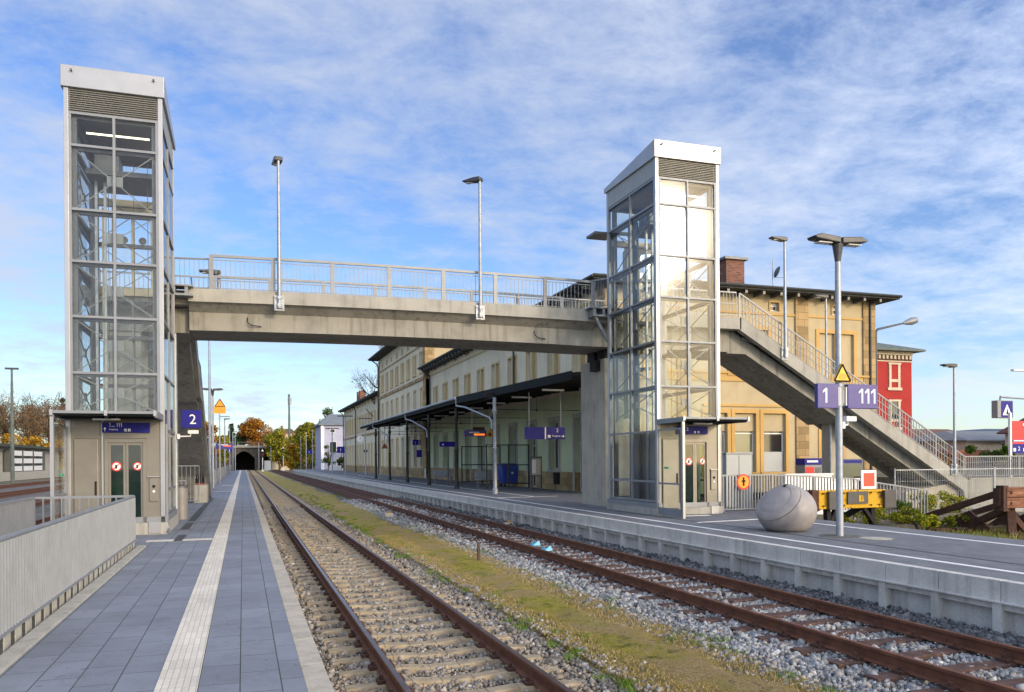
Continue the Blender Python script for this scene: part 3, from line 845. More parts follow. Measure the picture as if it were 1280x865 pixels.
    for z in (.1, .98, 2.5): sc.box(-.012, .032, -1.29, -.10, z, z + .05)
    sc.box(-.008, .028, -1.29, -.1, .15, .32)
    so = sc.build('side_screen', 'alup', t)
    MB().box(.004, .016, -1.29, -.1, .32, 2.5).build('screen_pane', 'glass', so)
    MB().box(-.014, .034, -.62, -.40, 1.42, 1.47).build('screen_sticker', 'green', so)
    MB().tube([(TW + .03, .05, 2.62), (TW + .03, .05, .25), (TW + .08, .02, .12), (TW + .1, -.1, .06)], .04, 10).build('drainpipe', 'alup', t)
    return t
T1P = (-3.87, 20.87, 0); T2P = (11.29, 20.70, 0)
tw1 = make_tower('glass lift tower on the left platform, behind the solid grey railing', T1P)
tw2 = dup(tw1, T2P, 'glass lift tower on the station platform, its front reflecting the sun')

def lift_sign(label, loc, lines, icons):
    t = thing('lift_sign', label, 'sign', loc)
    MB().box(0, 1.02, -.03, 0, 0, .235).build('sign_board', 'blue', t)
    for s, size, x, z in lines: text('lettering', s, size, (x, -.033, z), t)
    for k, x in enumerate(icons):
        MB().box(x, x + .055, -.034, -.031, .03, .09).build('pictogram', 'white', t)
        MB().prism([(x + .015, .045), (x + .04, .045), (x + .0275, .075)], 'y', -.0365, -.0345).build('pictogram_arrow', 'blue', t)
    return t
t = lift_sign('blue lift sign reading 1 und 111 above the left tower door', (T1P[0] + .76, T1P[1] - .01, 2.41), [('und', .045, .20, .135), ('Ausgang', .055, .15, .06)], [.47, .55])
ones(1, .085, .165, .135, -.031, t); ones(3, .085, .32, .135, -.031, t)
MB().beam((.06, -.034, .03), (.06, -.034, .10), .004, .012, (1, 0, 0)).build('arrow', 'white', t)
MB().prism([(.03, .085), (.09, .085), (.06, .12)], 'y', -.0365, -.032).build('arrow_head', 'white', t)
lift_sign('blue lift sign with a white 2 above the right tower door', (T2P[0] + .62, T2P[1] - .01, 2.41), [('2', .15, .30, .10)], [.56, .68])

# ------------------------------------------------------------------ footbridge
def cam(x): return .06 * (1 - ((x - 4.9) / 6.3) ** 2) if -1.4 < x < 11.2 else 0.0
fb = thing('footbridge', 'concrete footbridge with grey railings joining the two lift towers', 'footbridge', (0, 0, 0))
N = 14; xs = [-1.44 + (12.6 * i / N) for i in range(N + 1)]
dk = MB(); gd = MB()
for a, b in zip(xs[:-1], xs[1:]):
    ca, cb_ = cam(a), cam(b)
    for mb, y0, y1, z0, z1 in ((dk, 24.5, 27.5, 6.25, 6.62), (gd, 24.95, 27.05, 5.50, 6.02)):
        mb.hexa([(a, y0, z0 + ca), (b, y0, z0 + cb_), (b, y1, z0 + cb_), (a, y1, z0 + ca)], [(a, y0, z1 + ca), (b, y0, z1 + cb_), (b, y1, z1 + cb_), (a, y1, z1 + ca)])
    gd.hexa([(a, 24.95, 6.02 + ca), (b, 24.95, 6.02 + cb_), (b, 27.05, 6.02 + cb_), (a, 27.05, 6.02 + ca)], [(a, 24.6, 6.25 + ca), (b, 24.6, 6.25 + cb_), (b, 27.4, 6.25 + cb_), (a, 27.4, 6.25 + ca)])
def merge(mb):  # weld the run of segments so that it is one skin
    return mb
dk.build('deck', 'conc', fb); gd.build('girder', 'concd', fb)
up = MB().box(-4.2, -1.445, 24.78, 27.5, 6.2, 6.6); up.box(11.165, 16.72, 24.5, 27.5, 6.25, 6.66); up.build('landing', 'conc', fb)
gl_ = MB().box(-3.9, -1.445, 25.2, 27.2, 5.45, 6.2); gl_.box(11.17, 16.5, 24.95, 27.05, 5.5, 6.25); gl_.build('landing_girder', 'concd', fb)
MB().box(11.72, 12.75, 25.15, 27.2, .0, 5.15).build('pier', 'concp', fb, bevel=.02)
MB().box(-3.7, -2.75, 25.3, 27.1, -.5, 5.45).build('pier', 'concp', fb, bevel=.02)
bb = MB().box(11.85, 12.6, 25.4, 26.0, 5.15, 5.5); bb.box(11.85, 12.6, 26.3, 26.9, 5.15, 5.5); bb.box(11.5, 11.72, 25.5, 25.9, 4.75, 5.12); bb.build('bearing', 'black', fb)
gt = MB()
for (x0, x1, y0, y1) in ((10.72, 11.9, 24.05, 24.49), (-2.3, -1.30, 24.22, 24.77)):
    gt.box(x0, x1, y0, y1, 6.62, 6.66); gt.box(x0 + .1, x1, y0 + .02, y0 + .12, 6.40, 6.62) if False else None
    for k in range(3):
        xa = x0 + .12 + k * .33; gt.box(xa, xa + .09, y0 + .03, y1, 6.42, 6.62)
    gt.box(x0 + .1, x1, y0 + .02, y1, 6.36, 6.42)
gt.build('gangway_beam', 'alup', fb)
MB().beam((10.95, 24.2, 6.36), (11.42, 24.2, 5.55), .09, .09).build('gangway_strut', 'alup', fb)
hk = MB()
for x in (.15, 9.1): hk.tube([(x, 24.94, 5.93), (x, 24.86, 5.78), (x + .1, 24.84, 5.70), (x + .32, 24.86, 5.68), (x + .38, 24.93, 5.68)], .014, 6)
hk.build('cable_loop', 'black', fb)
for Y, first in ((24.62, True), (27.38, False)):
    rl = MB(); ps = [-.83 + 1.7 * i for i in range(8)]
    for a, b in zip(ps[:-1], ps[1:]):
        za = 6.62 + cam(a); zb = 6.62 + cam(b)
        rl.beam((a, Y, za + .97), (b, Y, zb + .97), .07, .075); rl.beam((a, Y, za + .28), (b, Y, zb + .28), .022, .022); rl.beam((a, Y, za + .05), (b, Y, zb + .05), .02, .02)
        rl.beam((a, Y, za + .86), (b, Y, zb + .86), .022, .022)
        for k in range(1, 13):
            x = a + (b - a) * k / 13; z = 6.62 + cam(x); rl.box(x - .007, x + .007, Y - .007, Y + .007, z + .05, z + .87)
    ro = rl.build('railing', 'rail_grey', fb)
    for x in ps:
        z = 6.62 + cam(x)
        MB().box(x - .06, x + .06, Y - .03, Y + .03, z, z + 1.0).build('railing_post', 'rail_grey', ro)
r = MB()
fence(r, (-2.2, 24.9, 6.6), (-.9, 24.7, 6.6), .92, .13, .014); fence(r, (-4.1, 27.4, 6.6), (-.9, 27.4, 6.6), .97, .13, .014)
fence(r, (11.05, 24.62, 6.66), (11.4, 24.12, 6.66), .97, .06, .014)
fence(r, (11.1, 27.4, 6.66), (16.6, 27.4, 6.66), .92, .13, .016, mids=(.5,)); fence(r, (12.9, 24.62, 6.66), (16.6, 24.62, 6.66), .90, .13, .016, mids=(.5,))
fence(r, (-4.1, 25.0, 6.6), (-4.1, 27.3, 6.6), .97, .13, .014)
r.build('landing_railing', 'rail_grey', fb)
MB().box(10.90, 11.6, 24.05, 24.75, 9.04, 9.12).build('entrance_hood', 'dsteel', fb)
hs = MB(); hs.box(11.5, 11.58, 24.1, 24.18, 6.66, 9.02); hs.build('hood_post', 'alup', fb)

# ------------------------------------------------------------------ stairs
def stair_pts(): return (16.72, 6.66), (27.05, .78)
sr = thing('staircase', 'long concrete staircase descending to the right from the footbridge', 'staircase', (0, 0, 0))
(xa, za), (xb, zb) = stair_pts(); sl = (zb - za) / (xb - xa)
Z = lambda x: za + sl * (x - xa)
st = MB()
for y0, y1 in ((24.5, 24.72), (27.28, 27.5)):
    st.prism([(xa, za), (xb, zb), (27.25, zb - .02), (27.25, -.6), (26.85, -.6), (26.85, .35), (xa - .05, za - .44), (xa - .05, za)], 'y', y0, y1)
st.build('stringer', 'conc', sr)
MB().prism([(xa - .3, 6.22), (xa, 6.22), (21.5, Z(21.5) - .42), (21.5, Z(21.5) - .93), (21.0, Z(21.0) - .9), (17.2, 5.45), (xa - .3, 5.45)], 'y', 24.98, 27.02).build('stair_girder', 'concd', sr)
MB().prism([(21.502, Z(21.5) - .42), (26.6, Z(26.6) - .42), (26.6, -.3), (25.9, Z(25.9) - .9), (21.502, Z(21.5) - .9)], 'y', 24.985, 25.6).build('stair_girder', 'concd', sr)
MB().prism([(24.2, -.6), (26.85, -.6), (26.85, .30), (26.3, .62), (24.2, .35)], 'y', 24.75, 27.25).build('stair_base', 'concp', sr)
stp = MB(); n_ = 34
for i in range(n_):
    x0 = xa + (xb - xa) * i / n_; x1 = xa + (xb - xa) * (i + 1) / n_; z = Z(x0) - .10
    stp.box(x0, x1 + .03, 24.72, 27.28, z - .22, z - .02)
stp.build('stair_treads', 'concp', sr)
MB().box(21.75, 22.2, 25.9, 26.5, -.6, Z(21.5) - .75).build('support_column', 'concp', sr)
MB().tube([(21.6, 25.8, -.5), (21.6, 25.8, 3.0)], .05, 8).build('drainpipe', 'galv', sr)
pp = MB(); pp.tube([(17.0, 24.9, 6.0), (17.6, 24.9, 5.85), (26.2, 24.9, Z(26.2) - .5)], .045, 8); pp.build('handrail_pipe', 'galv', sr)
for Y in (24.60, 27.40):
    rl = MB(); n_ = 76
    H_ = .88
    for i in range(n_ + 1):
        x = xa + (xb - xa) * i / n_; z = Z(x); w_ = .012 if i % 13 else .03
        rl.box(x - w_, x + w_, Y - .012, Y + .012, z - (.05 if i % 13 == 0 else -.08), z + H_)
    for h, ww in ((H_, .045), (.62, .024), (.36, .024), (.09, .024)): rl.beam((xa, Y, za + h), (xb, Y, zb + h), ww, ww)
    rl.build('stair_railing', 'rail_grey', sr)
# stairs of the left platform, running away along the platform
s1 = thing('staircase', 'concrete staircase of the left platform seen from below behind the lift tower', 'staircase', (0, 0, 0))
UP = [(27.52, 6.6), (31.5, 4.35), (33.0, 4.3), (41.4, -.02)]; DN = [(42.0, -.5), (40.6, -.5), (39.2, 1.05), (33.0, 3.62), (32.4, 3.85), (31.5, 4.0 - .1), (27.52, 5.6)]
MB().prism(UP + [(42.0, -.02)] + DN, 'x', -3.95, -1.60).build('stair_body', 'concd', s1)
st = MB()
for x0 in (-4.1, -1.595):
    st.prism([(27.52, 6.72), (31.4, 4.52), (33.0, 4.45), (41.5, .12), (41.5, -.02), (33.0, 4.0), (31.4, 4.05), (27.52, 6.2)], 'x', x0, x0 + .14)
st.build('stringer', 'conc', s1)
rl = MB()
for x in (-4.03, -1.53):
    for (y0, z0), (y1, z1) in (((27.6, 6.68), (31.4, 4.52)), ((31.4, 4.52), (33.0, 4.45)), ((33.0, 4.45), (41.4, .12))):
        fence(rl, (x, y0, z0), (x, y1, z1), .92, .13, .016, mids=(.5,))
rl.build('stair_railing', 'rail_grey', s1)
MB().box(-1.98, -1.45, 36.3, 37.6, -.0, .74).build('wall_block', 'conc', s1)
fr = MB(); fence(fr, (-3.6, 36.2, 0), (-1.75, 36.2, 0), 1.55, .16, .02); fence(fr, (-3.2, 33.2, 0), (-2.1, 33.2, 0), 1.0, .15, .02)
tag(fr.build('railing', 'rail_grey'), 'grey picket guard railing closing the space under the left platform stairs', 'railing')

# solid looking railing of the left platform (upright flat bars)
rr = thing('ramp_railing', 'grey close-barred railing running along the near left platform edge', 'railing', (0, 0, 0))
f1 = MB(); y = -4.0
while y < 17.9:
    f1.box(-2.135, -2.065, y - .009, y + .009, .15, 1.0); y += .105
f1.build('bars', 'railp', rr)
f2 = MB(); f2.tube([(-2.1, -4, 1.02), (-2.1, 17.9, 1.02)], .028, 8); f2.box(-2.145, -2.055, -4, 17.9, .145, .17); f2.build('handrail', 'alup', rr)
f3 = MB()
y = -3.9
while y < 17.9: f3.box(-2.10, -2.09, y, y + .22, -.25, .145); y += .40
f3.build('base_bracket', 'conck', rr)
f4 = MB(); fence(f4, (-3.88, 17.9, -.02), (-2.1, 17.9, -.02), 1.05, .16, .022, .05); fence(f4, (-3.88, 4, -.02), (-3.88, 17.9, -.02), 1.05, .105, .018, .05); f4.build('cross_railing', 'alup', rr)
tag(MB().box(-4.0, -3.76, -6, 17.94, -.9, -.03).build('ramp_wall', 'concp'), 'low concrete ramp wall under the far side of the railing', 'wall')

# ------------------------------------------------------------------ station building
def wall_holes(P, u0, u1, z0, z1, holes, depth):
    """wall skin with openings and their reveals; P(u, z, d) -> point, d = depth into the wall"""
    us = sorted({u0, u1, *[h[0] for h in holes], *[h[1] for h in holes]}); zs = sorted({z0, z1, *[h[2] for h in holes], *[h[3] for h in holes]})
    mb = MB()
    for a, b in zip(us[:-1], us[1:]):
        for c, d in zip(zs[:-1], zs[1:]):
            mu, mz = (a + b) / 2, (c + d) / 2
            if any(h[0] < mu < h[1] and h[2] < mz < h[3] for h in holes): continue
            mb.add([P(a, c, 0), P(b, c, 0), P(b, d, 0), P(a, d, 0)], [(0, 1, 2, 3)])
    for a, b, c, d in holes:
        q = [P(a, c, 0), P(b, c, 0), P(b, d, 0), P(a, d, 0)]; r = [P(a, c, depth), P(b, c, depth), P(b, d, depth), P(a, d, depth)]
        mb.add(q + r, [(0, 1, 5, 4), (1, 2, 6, 5), (2, 3, 7, 6), (3, 0, 4, 7)])
    return mb
def pbox(mb, P, a, b, c, d, e0, e1):
    q = [P(a, c, e0), P(b, c, e0), P(b, c, e1), P(a, c, e1)]; r = [P(a, d, e0), P(b, d, e0), P(b, d, e1), P(a, d, e1)]
    return mb.hexa(q, r)
def window(P, h, parent, trim='reveal', depth=.34, pair=False, tw=.13, sash='offw', pane='glassw', sill=True, backing=None):
    a, b, c, d = h; f = MB()
    pbox(f, P, a - tw, a, c, d + tw, -.05, -.002); pbox(f, P, b, b + tw, c, d + tw, -.05, -.002); pbox(f, P, a, b, d, d + tw, -.052, -.002)
    if sill: pbox(f, P, a - tw - .05, b + tw + .05, c - .12, c, -.11, .02)
    m = (a + b) / 2
    if pair: pbox(f, P, m - .16, m + .16, c + .003, d - .003, -.04, depth)
    fo = f.build('window', trim, parent)
    s = MB(); p = MB()
    a += .004; b -= .004; c += .004; d -= .004
    for x0, x1 in (((a, m - .163), (m + .163, b)) if pair else ((a, b),)):
        pbox(s, P, x0, x0 + .07, c, d, depth - .08, depth - .03); pbox(s, P, x1 - .07, x1, c, d, depth - .08, depth - .03)
        pbox(s, P, x0 + .07, x1 - .07, c, c + .07, depth - .08, depth - .03); pbox(s, P, x0 + .07, x1 - .07, d - .07, d, depth - .08, depth - .03)
        zc = c + (d - c) * .66; pbox(s, P, x0 + .07, x1 - .07, zc - .03, zc + .03, depth - .08, depth - .03)
        pbox(p, P, x0 + .07, x1 - .07, c + .07, d - .07, depth - .05, depth - .035)
    s.build('sash', sash, fo); p.build('pane', backing or 'wpane', fo)
    return fo
m, nt, out = new_mat('dark_window_pane')
pr = principled(nt, out, (.02, .024, .026), .06, 0, None, spec=.6); M['wpane'] = m
m, nt, out = new_mat('curtained_window_pane')
pr = principled(nt, out, (.16, .17, .12), .12, 0, None, spec=.6); M['wpane2'] = m

sb = thing('station_building', 'long three-part yellow station building with slate roofs behind the platform canopy', 'building', (0, 0, 0))
FX = 15.86
PF = lambda u, z, d: (FX + d, u, z)
PM = lambda u, z, d: (15.52 + d, u, z)
near_c = [36.95 + 3.5 * k for k in range(10)]
holes = [(c - .78, c + .78, 6.05, 8.0) for c in near_c]
attic = [(c - .26, c + .26, 9.5, 9.95) for c in near_c]
grd = [(c - .62, c + .62, .10 if i in (0, 2, 6) else 1.15, 3.75) for i, c in enumerate(near_c)]
wall_holes(PF, 34, 71, 5.0, 10.3, holes + attic, .36).build('wall', 'pl_side', sb, fix=False)
wall_holes(PF, 34, 71, 1.05, 5.0, [(a, b, max(c, 1.06), d) for a, b, c, d in grd], .36).build('wall', 'pl_green', sb, fix=False)
wall_holes(lambda u, z, d: (FX - .04 + d, u, z), 34, 71, 0, 1.05, [(a, b, .1, 1.04) for a, b, c, d in grd if c < 1], .4).build('base_course', 'sand', sb, fix=False)
for h in holes: window(PF, h, sb, pair=True)
for h in attic: window(PF, h, sb, tw=.07, sill=False, pair=False)
for h in grd: window(PF, h, sb, trim='pl_green' if False else 'conck', tw=.24, sill=h[2] > 1)
tr = MB(); pbox(tr, PF, 34, 71, 9.16, 9.28, -.06, .02); pbox(tr, PF, 34, 71, 5.25, 5.4, -.05, .02); tr.build('string_course', 'reveal', sb)
qn = MB(); pbox(qn, PF, 34.0, 34.7, 1.06, 9.9, -.055, .02); qn.build('quoin', 'sand', sb)
# end wall
PE = lambda u, z, d: (u, 34 + d, z)
eg = [(21.15, 22.35, 1.0, 3.9), (22.78, 23.98, 1.0, 3.9), (24.42, 25.72, 1.0, 3.9), (27.9, 29.1, .1, 3.7)]
eu = [(27.78, 28.72, 5.95, 8.02), (29.05, 29.92, 5.95, 8.02)]
ea = [(24.86, 25.38, 9.0, 9.42), (28.6, 29.1, 9.0, 9.42), (21.1, 21.6, 9.0, 9.42)]
eu2 = [(18.0, 18.9, 5.95, 8.02), (22.6, 23.5, 5.95, 8.02), (23.8, 24.7, 5.95, 8.02)]
wall_holes(PE, FX, 31.25, 0, 10.0, eg + eu + ea + eu2, .3).build('wall', 'pl_end', sb, fix=False)
for i, h in enumerate(eg):
    window(PE, h, sb, trim='ochre', depth=.28, tw=.20, sill=i < 3, backing='wpane2' if i < 2 else None)
    if i < 3:
        bp = MB(); pbox(bp, PE, h[0] + .004, h[1] - .004, 3.02, h[3] - .004, .12, .17); bp.build('blind_panel', 'pl_end', sb)
        bp = MB(); pbox(bp, PE, h[0] + .05, h[1] - .05, 1.01, 2.0, .15, .19); bp.build('lower_window_panel', 'cabg', sb)
for h in eu + eu2:
    f = MB(); a, b, c, d = h
    pbox(f, PE, a - .2, a, c - .1, d + .2, -.05, -.002); pbox(f, PE, b, b + .2, c - .1, d + .2, -.055, -.002); pbox(f, PE, a, b, d, d + .2, -.052, -.002); pbox(f, PE, a - .25, b + .25, c - .22, c - .1, -.1, .02)
    fo = f.build('blind_window', 'ochre', sb); q = MB(); pbox(q, PE, a + .004, b - .004, c + .004, d - .004, .1, .16); q.build('infill', 'pl_end', fo)
for h in ea: window(PE, h, sb, trim='ochre', tw=.07, sill=False, depth=.25)
pi = MB()
for a, b in ((26.32, 27.08), (30.5, 31.27), (19.6, 20.3)): pbox(pi, PE, a, b, .02, 9.75, -.09, .02)
pi.build('pilaster', 'sand', sb)
oc = MB(); pbox(oc, PE, FX, 31.2, 8.78, 8.88, -.05, .02); pbox(oc, PE, FX, 31.2, 5.46, 5.82, -.06, .02); pbox(oc, PE, FX, 31.2, 5.82, 5.92, -.12, .02); pbox(oc, PE, 21.0, 26.1, 4.22, 4.34, -.07, .02)
oc.build('string_course', 'ochre', sb)
MB().box(31.25 - .3, 31.25, 34.3, 71, 0, 9.9).box(FX + .3, 31, 70.6, 71, 0, 9.9).build('rear_wall', 'pl_end', sb)
# near roof
def hip(x0, x1, y0, y1, z, rise, ins, th=.22):
    xm = (x0 + x1) / 2; ya = y0 + ins; mb = MB()
    v = [(x0, y0, z), (x1, y0, z), (x1, y1, z), (x0, y1, z), (xm, ya, z + rise), (xm, y1, z + rise)]
    lo = [(p[0], p[1], z - th) for p in v[:4]]
    mb.add(v + lo, [(0, 1, 4), (1, 2, 5, 4), (3, 0, 4, 5), (2, 3, 5), (6, 7, 1, 0), (7, 8, 2, 1), (8, 9, 3, 2), (9, 6, 0, 3), (9, 8, 7, 6)])
    return mb
rf = hip(14.95, 32.1, 33.1, 71.3, 10.02, 1.9, 8.5).build('roof', 'slate', sb)
rb = MB(); x = 15.9
while x < 31.2: rb.box(x, x + .13, 33.2, 34.0, 9.62, 9.79); x += 1.0
y = 34.5
while y < 71: rb.box(15.05, 15.86, y, y + .13, 9.62, 9.79); y += 1.0
rb.build('rafter_end', 'dsteel', rf)
gu = MB(); gu.tube([(14.9, 33.05, 9.93), (14.9, 71.3, 9.93)], .075, 8); gu.tube([(14.9, 33.05, 9.94), (32.15, 33.05, 9.94)], .075, 8); gu.build('gutter', 'iron', rf)
ch = MB(); ch.box(22.9, 23.95, 34.8, 35.8, 9.6, 11.62); cho = ch.build('chimney', 'brick', rf)
MB().box(22.75, 24.1, 34.65, 35.95, 11.62, 11.74).build('chimney_cap', 'dsteel', cho)
MB().box(22.85, 24.0, 34.75, 35.85, 10.2, 10.45).build('chimney_flashing', 'canopy', cho)
sk = MB().hexa([(21.2, 34.3, 10.25), (22.1, 34.3, 10.25), (22.1, 35.1, 10.48), (21.2, 35.1, 10.48)], [(21.2, 34.3, 10.36), (22.1, 34.3, 10.36), (22.1, 35.1, 10.58), (21.2, 35.1, 10.58)]); sk.build('skylight', 'offw', rf)
for y in (46.9, 70.2):
    d = MB(); d.tube([(14.92, y, 9.85), (15.1, y, 9.6), (15.72, y, 9.15), (15.74, y, 8.9), (15.74, y, 5.3)], .06, 8); d.build('downpipe', 'iron', sb)
MB().tube([(30.9, 33.88, 9.7), (30.9, 33.88, .1)], .06, 8).build('downpipe', 'iron', sb)
# middle block
midc = [72.6 + 3.1 * k for k in range(8)]
hu = [(c - .72, c + .72, 9.75, 11.55) for c in midc]; h1 = [(c - .45, c + .45, 6.3, 8.25) for c in midc]; hg = [(c - .5, c + .5, 1.2, 4.0) for c in midc]; hat = [(c - .24, c + .24, 12.5, 13.0) for c in midc]
wall_holes(PM, 71, 96.9, .0, 13.7, hu + h1 + hg + hat, .32).build('wall', 'pl_side', sb, fix=False)
for h in hu: window(PM, h, sb, pair=True)
for h in h1 + hg: window(PM, h, sb, tw=.16)
for h in hat: window(PM, h, sb, tw=.06, sill=False)
wall_holes(lambda u, z, d: (u, 70.98 + d, z), 15.52, 30.5, 9.0, 13.7, [], .2).build('wall', 'pl_end', sb, fix=False)
MB().box(15.7, 30.4, 96.5, 96.9, 0, 13.6).box(30.2, 30.5, 71, 96.9, 0, 13.6).build('rear_wall', 'pl_end', sb)
tr = MB(); pbox(tr, PM, 71, 96.9, 9.0, 9.3, -.1, .02); pbox(tr, PM, 71, 96.9, 12.1, 12.25, -.05, .02); tr.build('string_course', 'sand', sb)
qn = MB(); pbox(qn, PM, 70.92, 71.7, 1, 13.5, -.07, .02); qn.box(15.45, 16.3, 70.88, 70.98, 9, 13.5); pbox(qn, PM, 96.2, 96.95, 1, 13.5, -.07, .02); qn.build('quoin', 'sand', sb)
bc = MB(); pbox(bc, PM, 71.75, 96.15, 0, 1.0, -.06, .02); bc.build('base_course', 'sand', sb)
rf2 = hip(14.45, 31.6, 69.9, 98.0, 13.95, 2.1, 8.5).build('roof', 'slate', sb)
MB().tube([(14.4, 69.9, 13.87), (14.4, 98, 13.87)], .08, 8).build('gutter', 'iron', rf2)
MB().tube([(14.5, 96.8, 13.75), (15.3, 96.8, 13.2), (15.38, 96.8, 12.8), (15.38, 96.8, .1)], .07, 8).build('downpipe', 'iron', sb)
# far block
farc = [99.6 + 2.75 * k for k in range(13)]
hu = [(c - .62, c + .62, 5.9, 8.0) for c in farc]; hg = [(c - .5, c + .5, 1.2, 3.9) for c in farc]; ha = [(c - .2, c + .2, 9.3, 9.7) for c in farc]
wall_holes(PF, 96.9, 135.5, 0, 10.2, hu + hg + ha, .3).build('wall', 'pl_side', sb, fix=False)
for h in hu: window(PF, h, sb, pair=True)
for h in hg: window(PF, h, sb, tw=.16)
for h in ha: window(PF, h, sb, tw=.05, sill=False)
tr = MB(); pbox(tr, PF, 96.9, 135.5, 5.1, 5.35, -.08, .02); tr.build('string_course', 'sand', sb)
bc = MB(); pbox(bc, PF, 97, 135.5, 0, 1.0, -.06, .02); bc.build('base_course', 'sand', sb)
MB().box(16.2, 30, 135.1, 135.5, 0, 10).build('rear_wall', 'pl_end', sb)
rf3 = MB().add([(14.95, 96.9, 10.0), (32, 96.9, 10.0), (32, 136.4, 10.0), (14.95, 136.4, 10.0), (23.5, 96.9, 11.9), (23.5, 128, 11.9), (14.95, 96.9, 9.78), (32, 96.9, 9.78), (32, 136.4, 9.78), (14.95, 136.4, 9.78)],
     [(0, 4, 5, 3), (1, 2, 5, 4), (2, 3, 5), (0, 1, 4), (6, 7, 1, 0), (7, 8, 2, 1), (8, 9, 3, 2), (9, 6, 0, 3), (9, 8, 7, 6)]).build('roof', 'slate', sb)
for y in (126.0, 128.6): MB().box(17.2, 18.1, y, y + 1.2, 9.9, 12.6).build('chimney', 'brick', rf3)
for y in (120.0, 135.2): MB().tube([(14.95, y, 9.9), (15.6, y, 9.4), (15.7, y, 9.0), (15.7, y, .1)], .07, 8).build('downpipe', 'iron', sb)

# dish and anemometer on the roof
sd = thing('satellite_dish', 'grey satellite dish on a short mast at the near roof edge', 'satellite dish', (24.75, 33.6, 10.1))
MB().tube([(0, 0, -.1), (0, 0, 1.35)], .025, 8).build('mast', 'galv', sd)
d = MB().lathe([(.02, .10), (.18, .07), (.32, .02), (.41, -.05), (.42, -.055), (.33, .0), (.2, .05), (.02, .075)], 20)
do = d.build('dish', 'dsteel', sd, smooth=True); do.location = (.12, -.12, .72); do.scale = (.7, .7, .7); do.rotation_euler = Vector((-.9, .2, .3)).to_track_quat('Z', 'Y').to_euler()
MB().tube([(.1, -.1, .45), (.45, -.3, .42)], .015, 6).build('feed_arm', 'galv', sd)
an = thing('anemometer', 'small cup anemometer bracketed to the side of the brick chimney', 'anemometer', (22.9, 35.0, 10.9))
MB().tube([(0, 0, 0), (-.35, 0, .02), (-.5, 0, .1), (-.52, 0, .35)], .02, 6).build('bracket', 'dsteel', an)
c = MB()
for a in (0, 2.1, 4.2): c.lathe([(.005, -.06), (.06, -.03), (.075, .05), (.01, .06)], 8, (-.52 + .17 * math.cos(a), .17 * math.sin(a), .42 + .08 * math.sin(a * 2)))
c.build('cups', 'black', an)

# ------------------------------------------------------------------ platform canopy
pc = thing('platform_canopy', 'dark platform canopy on iron posts along the station facade', 'canopy', (0, 0, 0))
prf = [(12.35, 29.5), (15.8, 29.5), (15.8, 79), (10.85, 79), (10.85, 41.8)]
top = [(x, y, 5.02 + (x - 11) * .09) for x, y in prf]
cr = MB(); n = len(prf)
cr.add([(x, y, z - .12) for x, y, z in top] + top, [tuple(reversed(range(n))), tuple(range(n, 2 * n))] + [(i, (i + 1) % n, (i + 1) % n + n, i + n) for i in range(n)])
cro = cr.build('roof', 'canopy', pc)
fs = MB(); fs.beam((10.83, 41.8, 4.92), (10.83, 79, 4.92), .05, .32); fs.beam((12.32, 29.5, 5.02), (10.83, 41.8, 4.90), .05, .36); fs.build('fascia', 'canopy', cro)
gt = MB(); gt.tube([(10.76, 41.8, 5.0), (10.76, 79, 5.0)], .07, 8); gt.build('gutter', 'galv', cro)
bm_ = MB(); PY_ = [37.0, 44.35, 51.5, 58.8, 66.3, 73.6]
for y in PY_: bm_.beam((11.0, y, 4.78), (15.8, y, 5.2), .12, .2)
y = 31.0
while y < 78: bm_.beam((12.3 if y < 42 else 11.0, y, 4.84 + .03), (15.8, y, 5.26), .07, .10); y += 1.22
bm_.beam((11.45, 37, 4.75), (11.45, 79, 4.75), .14, .18)
bm_.build('roof_beam', 'black', pc)
for i, y in enumerate(PY_):
    mt = 'galv' if i == 0 else 'iron'
    p = MB().lathe([(.14, .05), (.14, .32), (.10, .36), (.095, 2.2), (.12, 2.24), (.12, 2.30), (.09, 2.34), (.08, 3.9), (.13, 3.98), (.13, 4.1), (.09, 4.15), (.09, 4.7)], 12, (11.45, y, 0))
    p.build('post', mt, pc, smooth=True)
tr = MB()
for y in PY_:
    tr.tube([(11.45, y, 4.12), (15.85, y, 4.12)], .018, 6); tr.tube([(13.6, y, 4.12), (13.6, y, 5.0)], .014, 6); tr.lathe([(.02, -.07), (.06, -.03), (.06, .03), (.02, .07)], 8, (13.6, y, 4.12))
tr.build('tie_rod', 'iron', pc)
dp = MB()
for y, dy in ((41.8, -4.6), (56, -4.4), (71, -4.6)): dp.tube([(10.78, y, 4.95), (10.8, y, 4.6), (11.0, y + dy * .25, 4.45), (11.36, y + dy * .93, 3.75), (11.36, y + dy, 3.55), (11.36, y + dy, 3.2)], .05, 8)
dp.build('downpipe', 'galv', pc)
la = MB()
y = 33
while y < 76: la.box(12.4, 13.4, y - .06, y + .06, 4.70, 4.78); y += 4.2
la.build('strip_lamp', 'offw', pc)

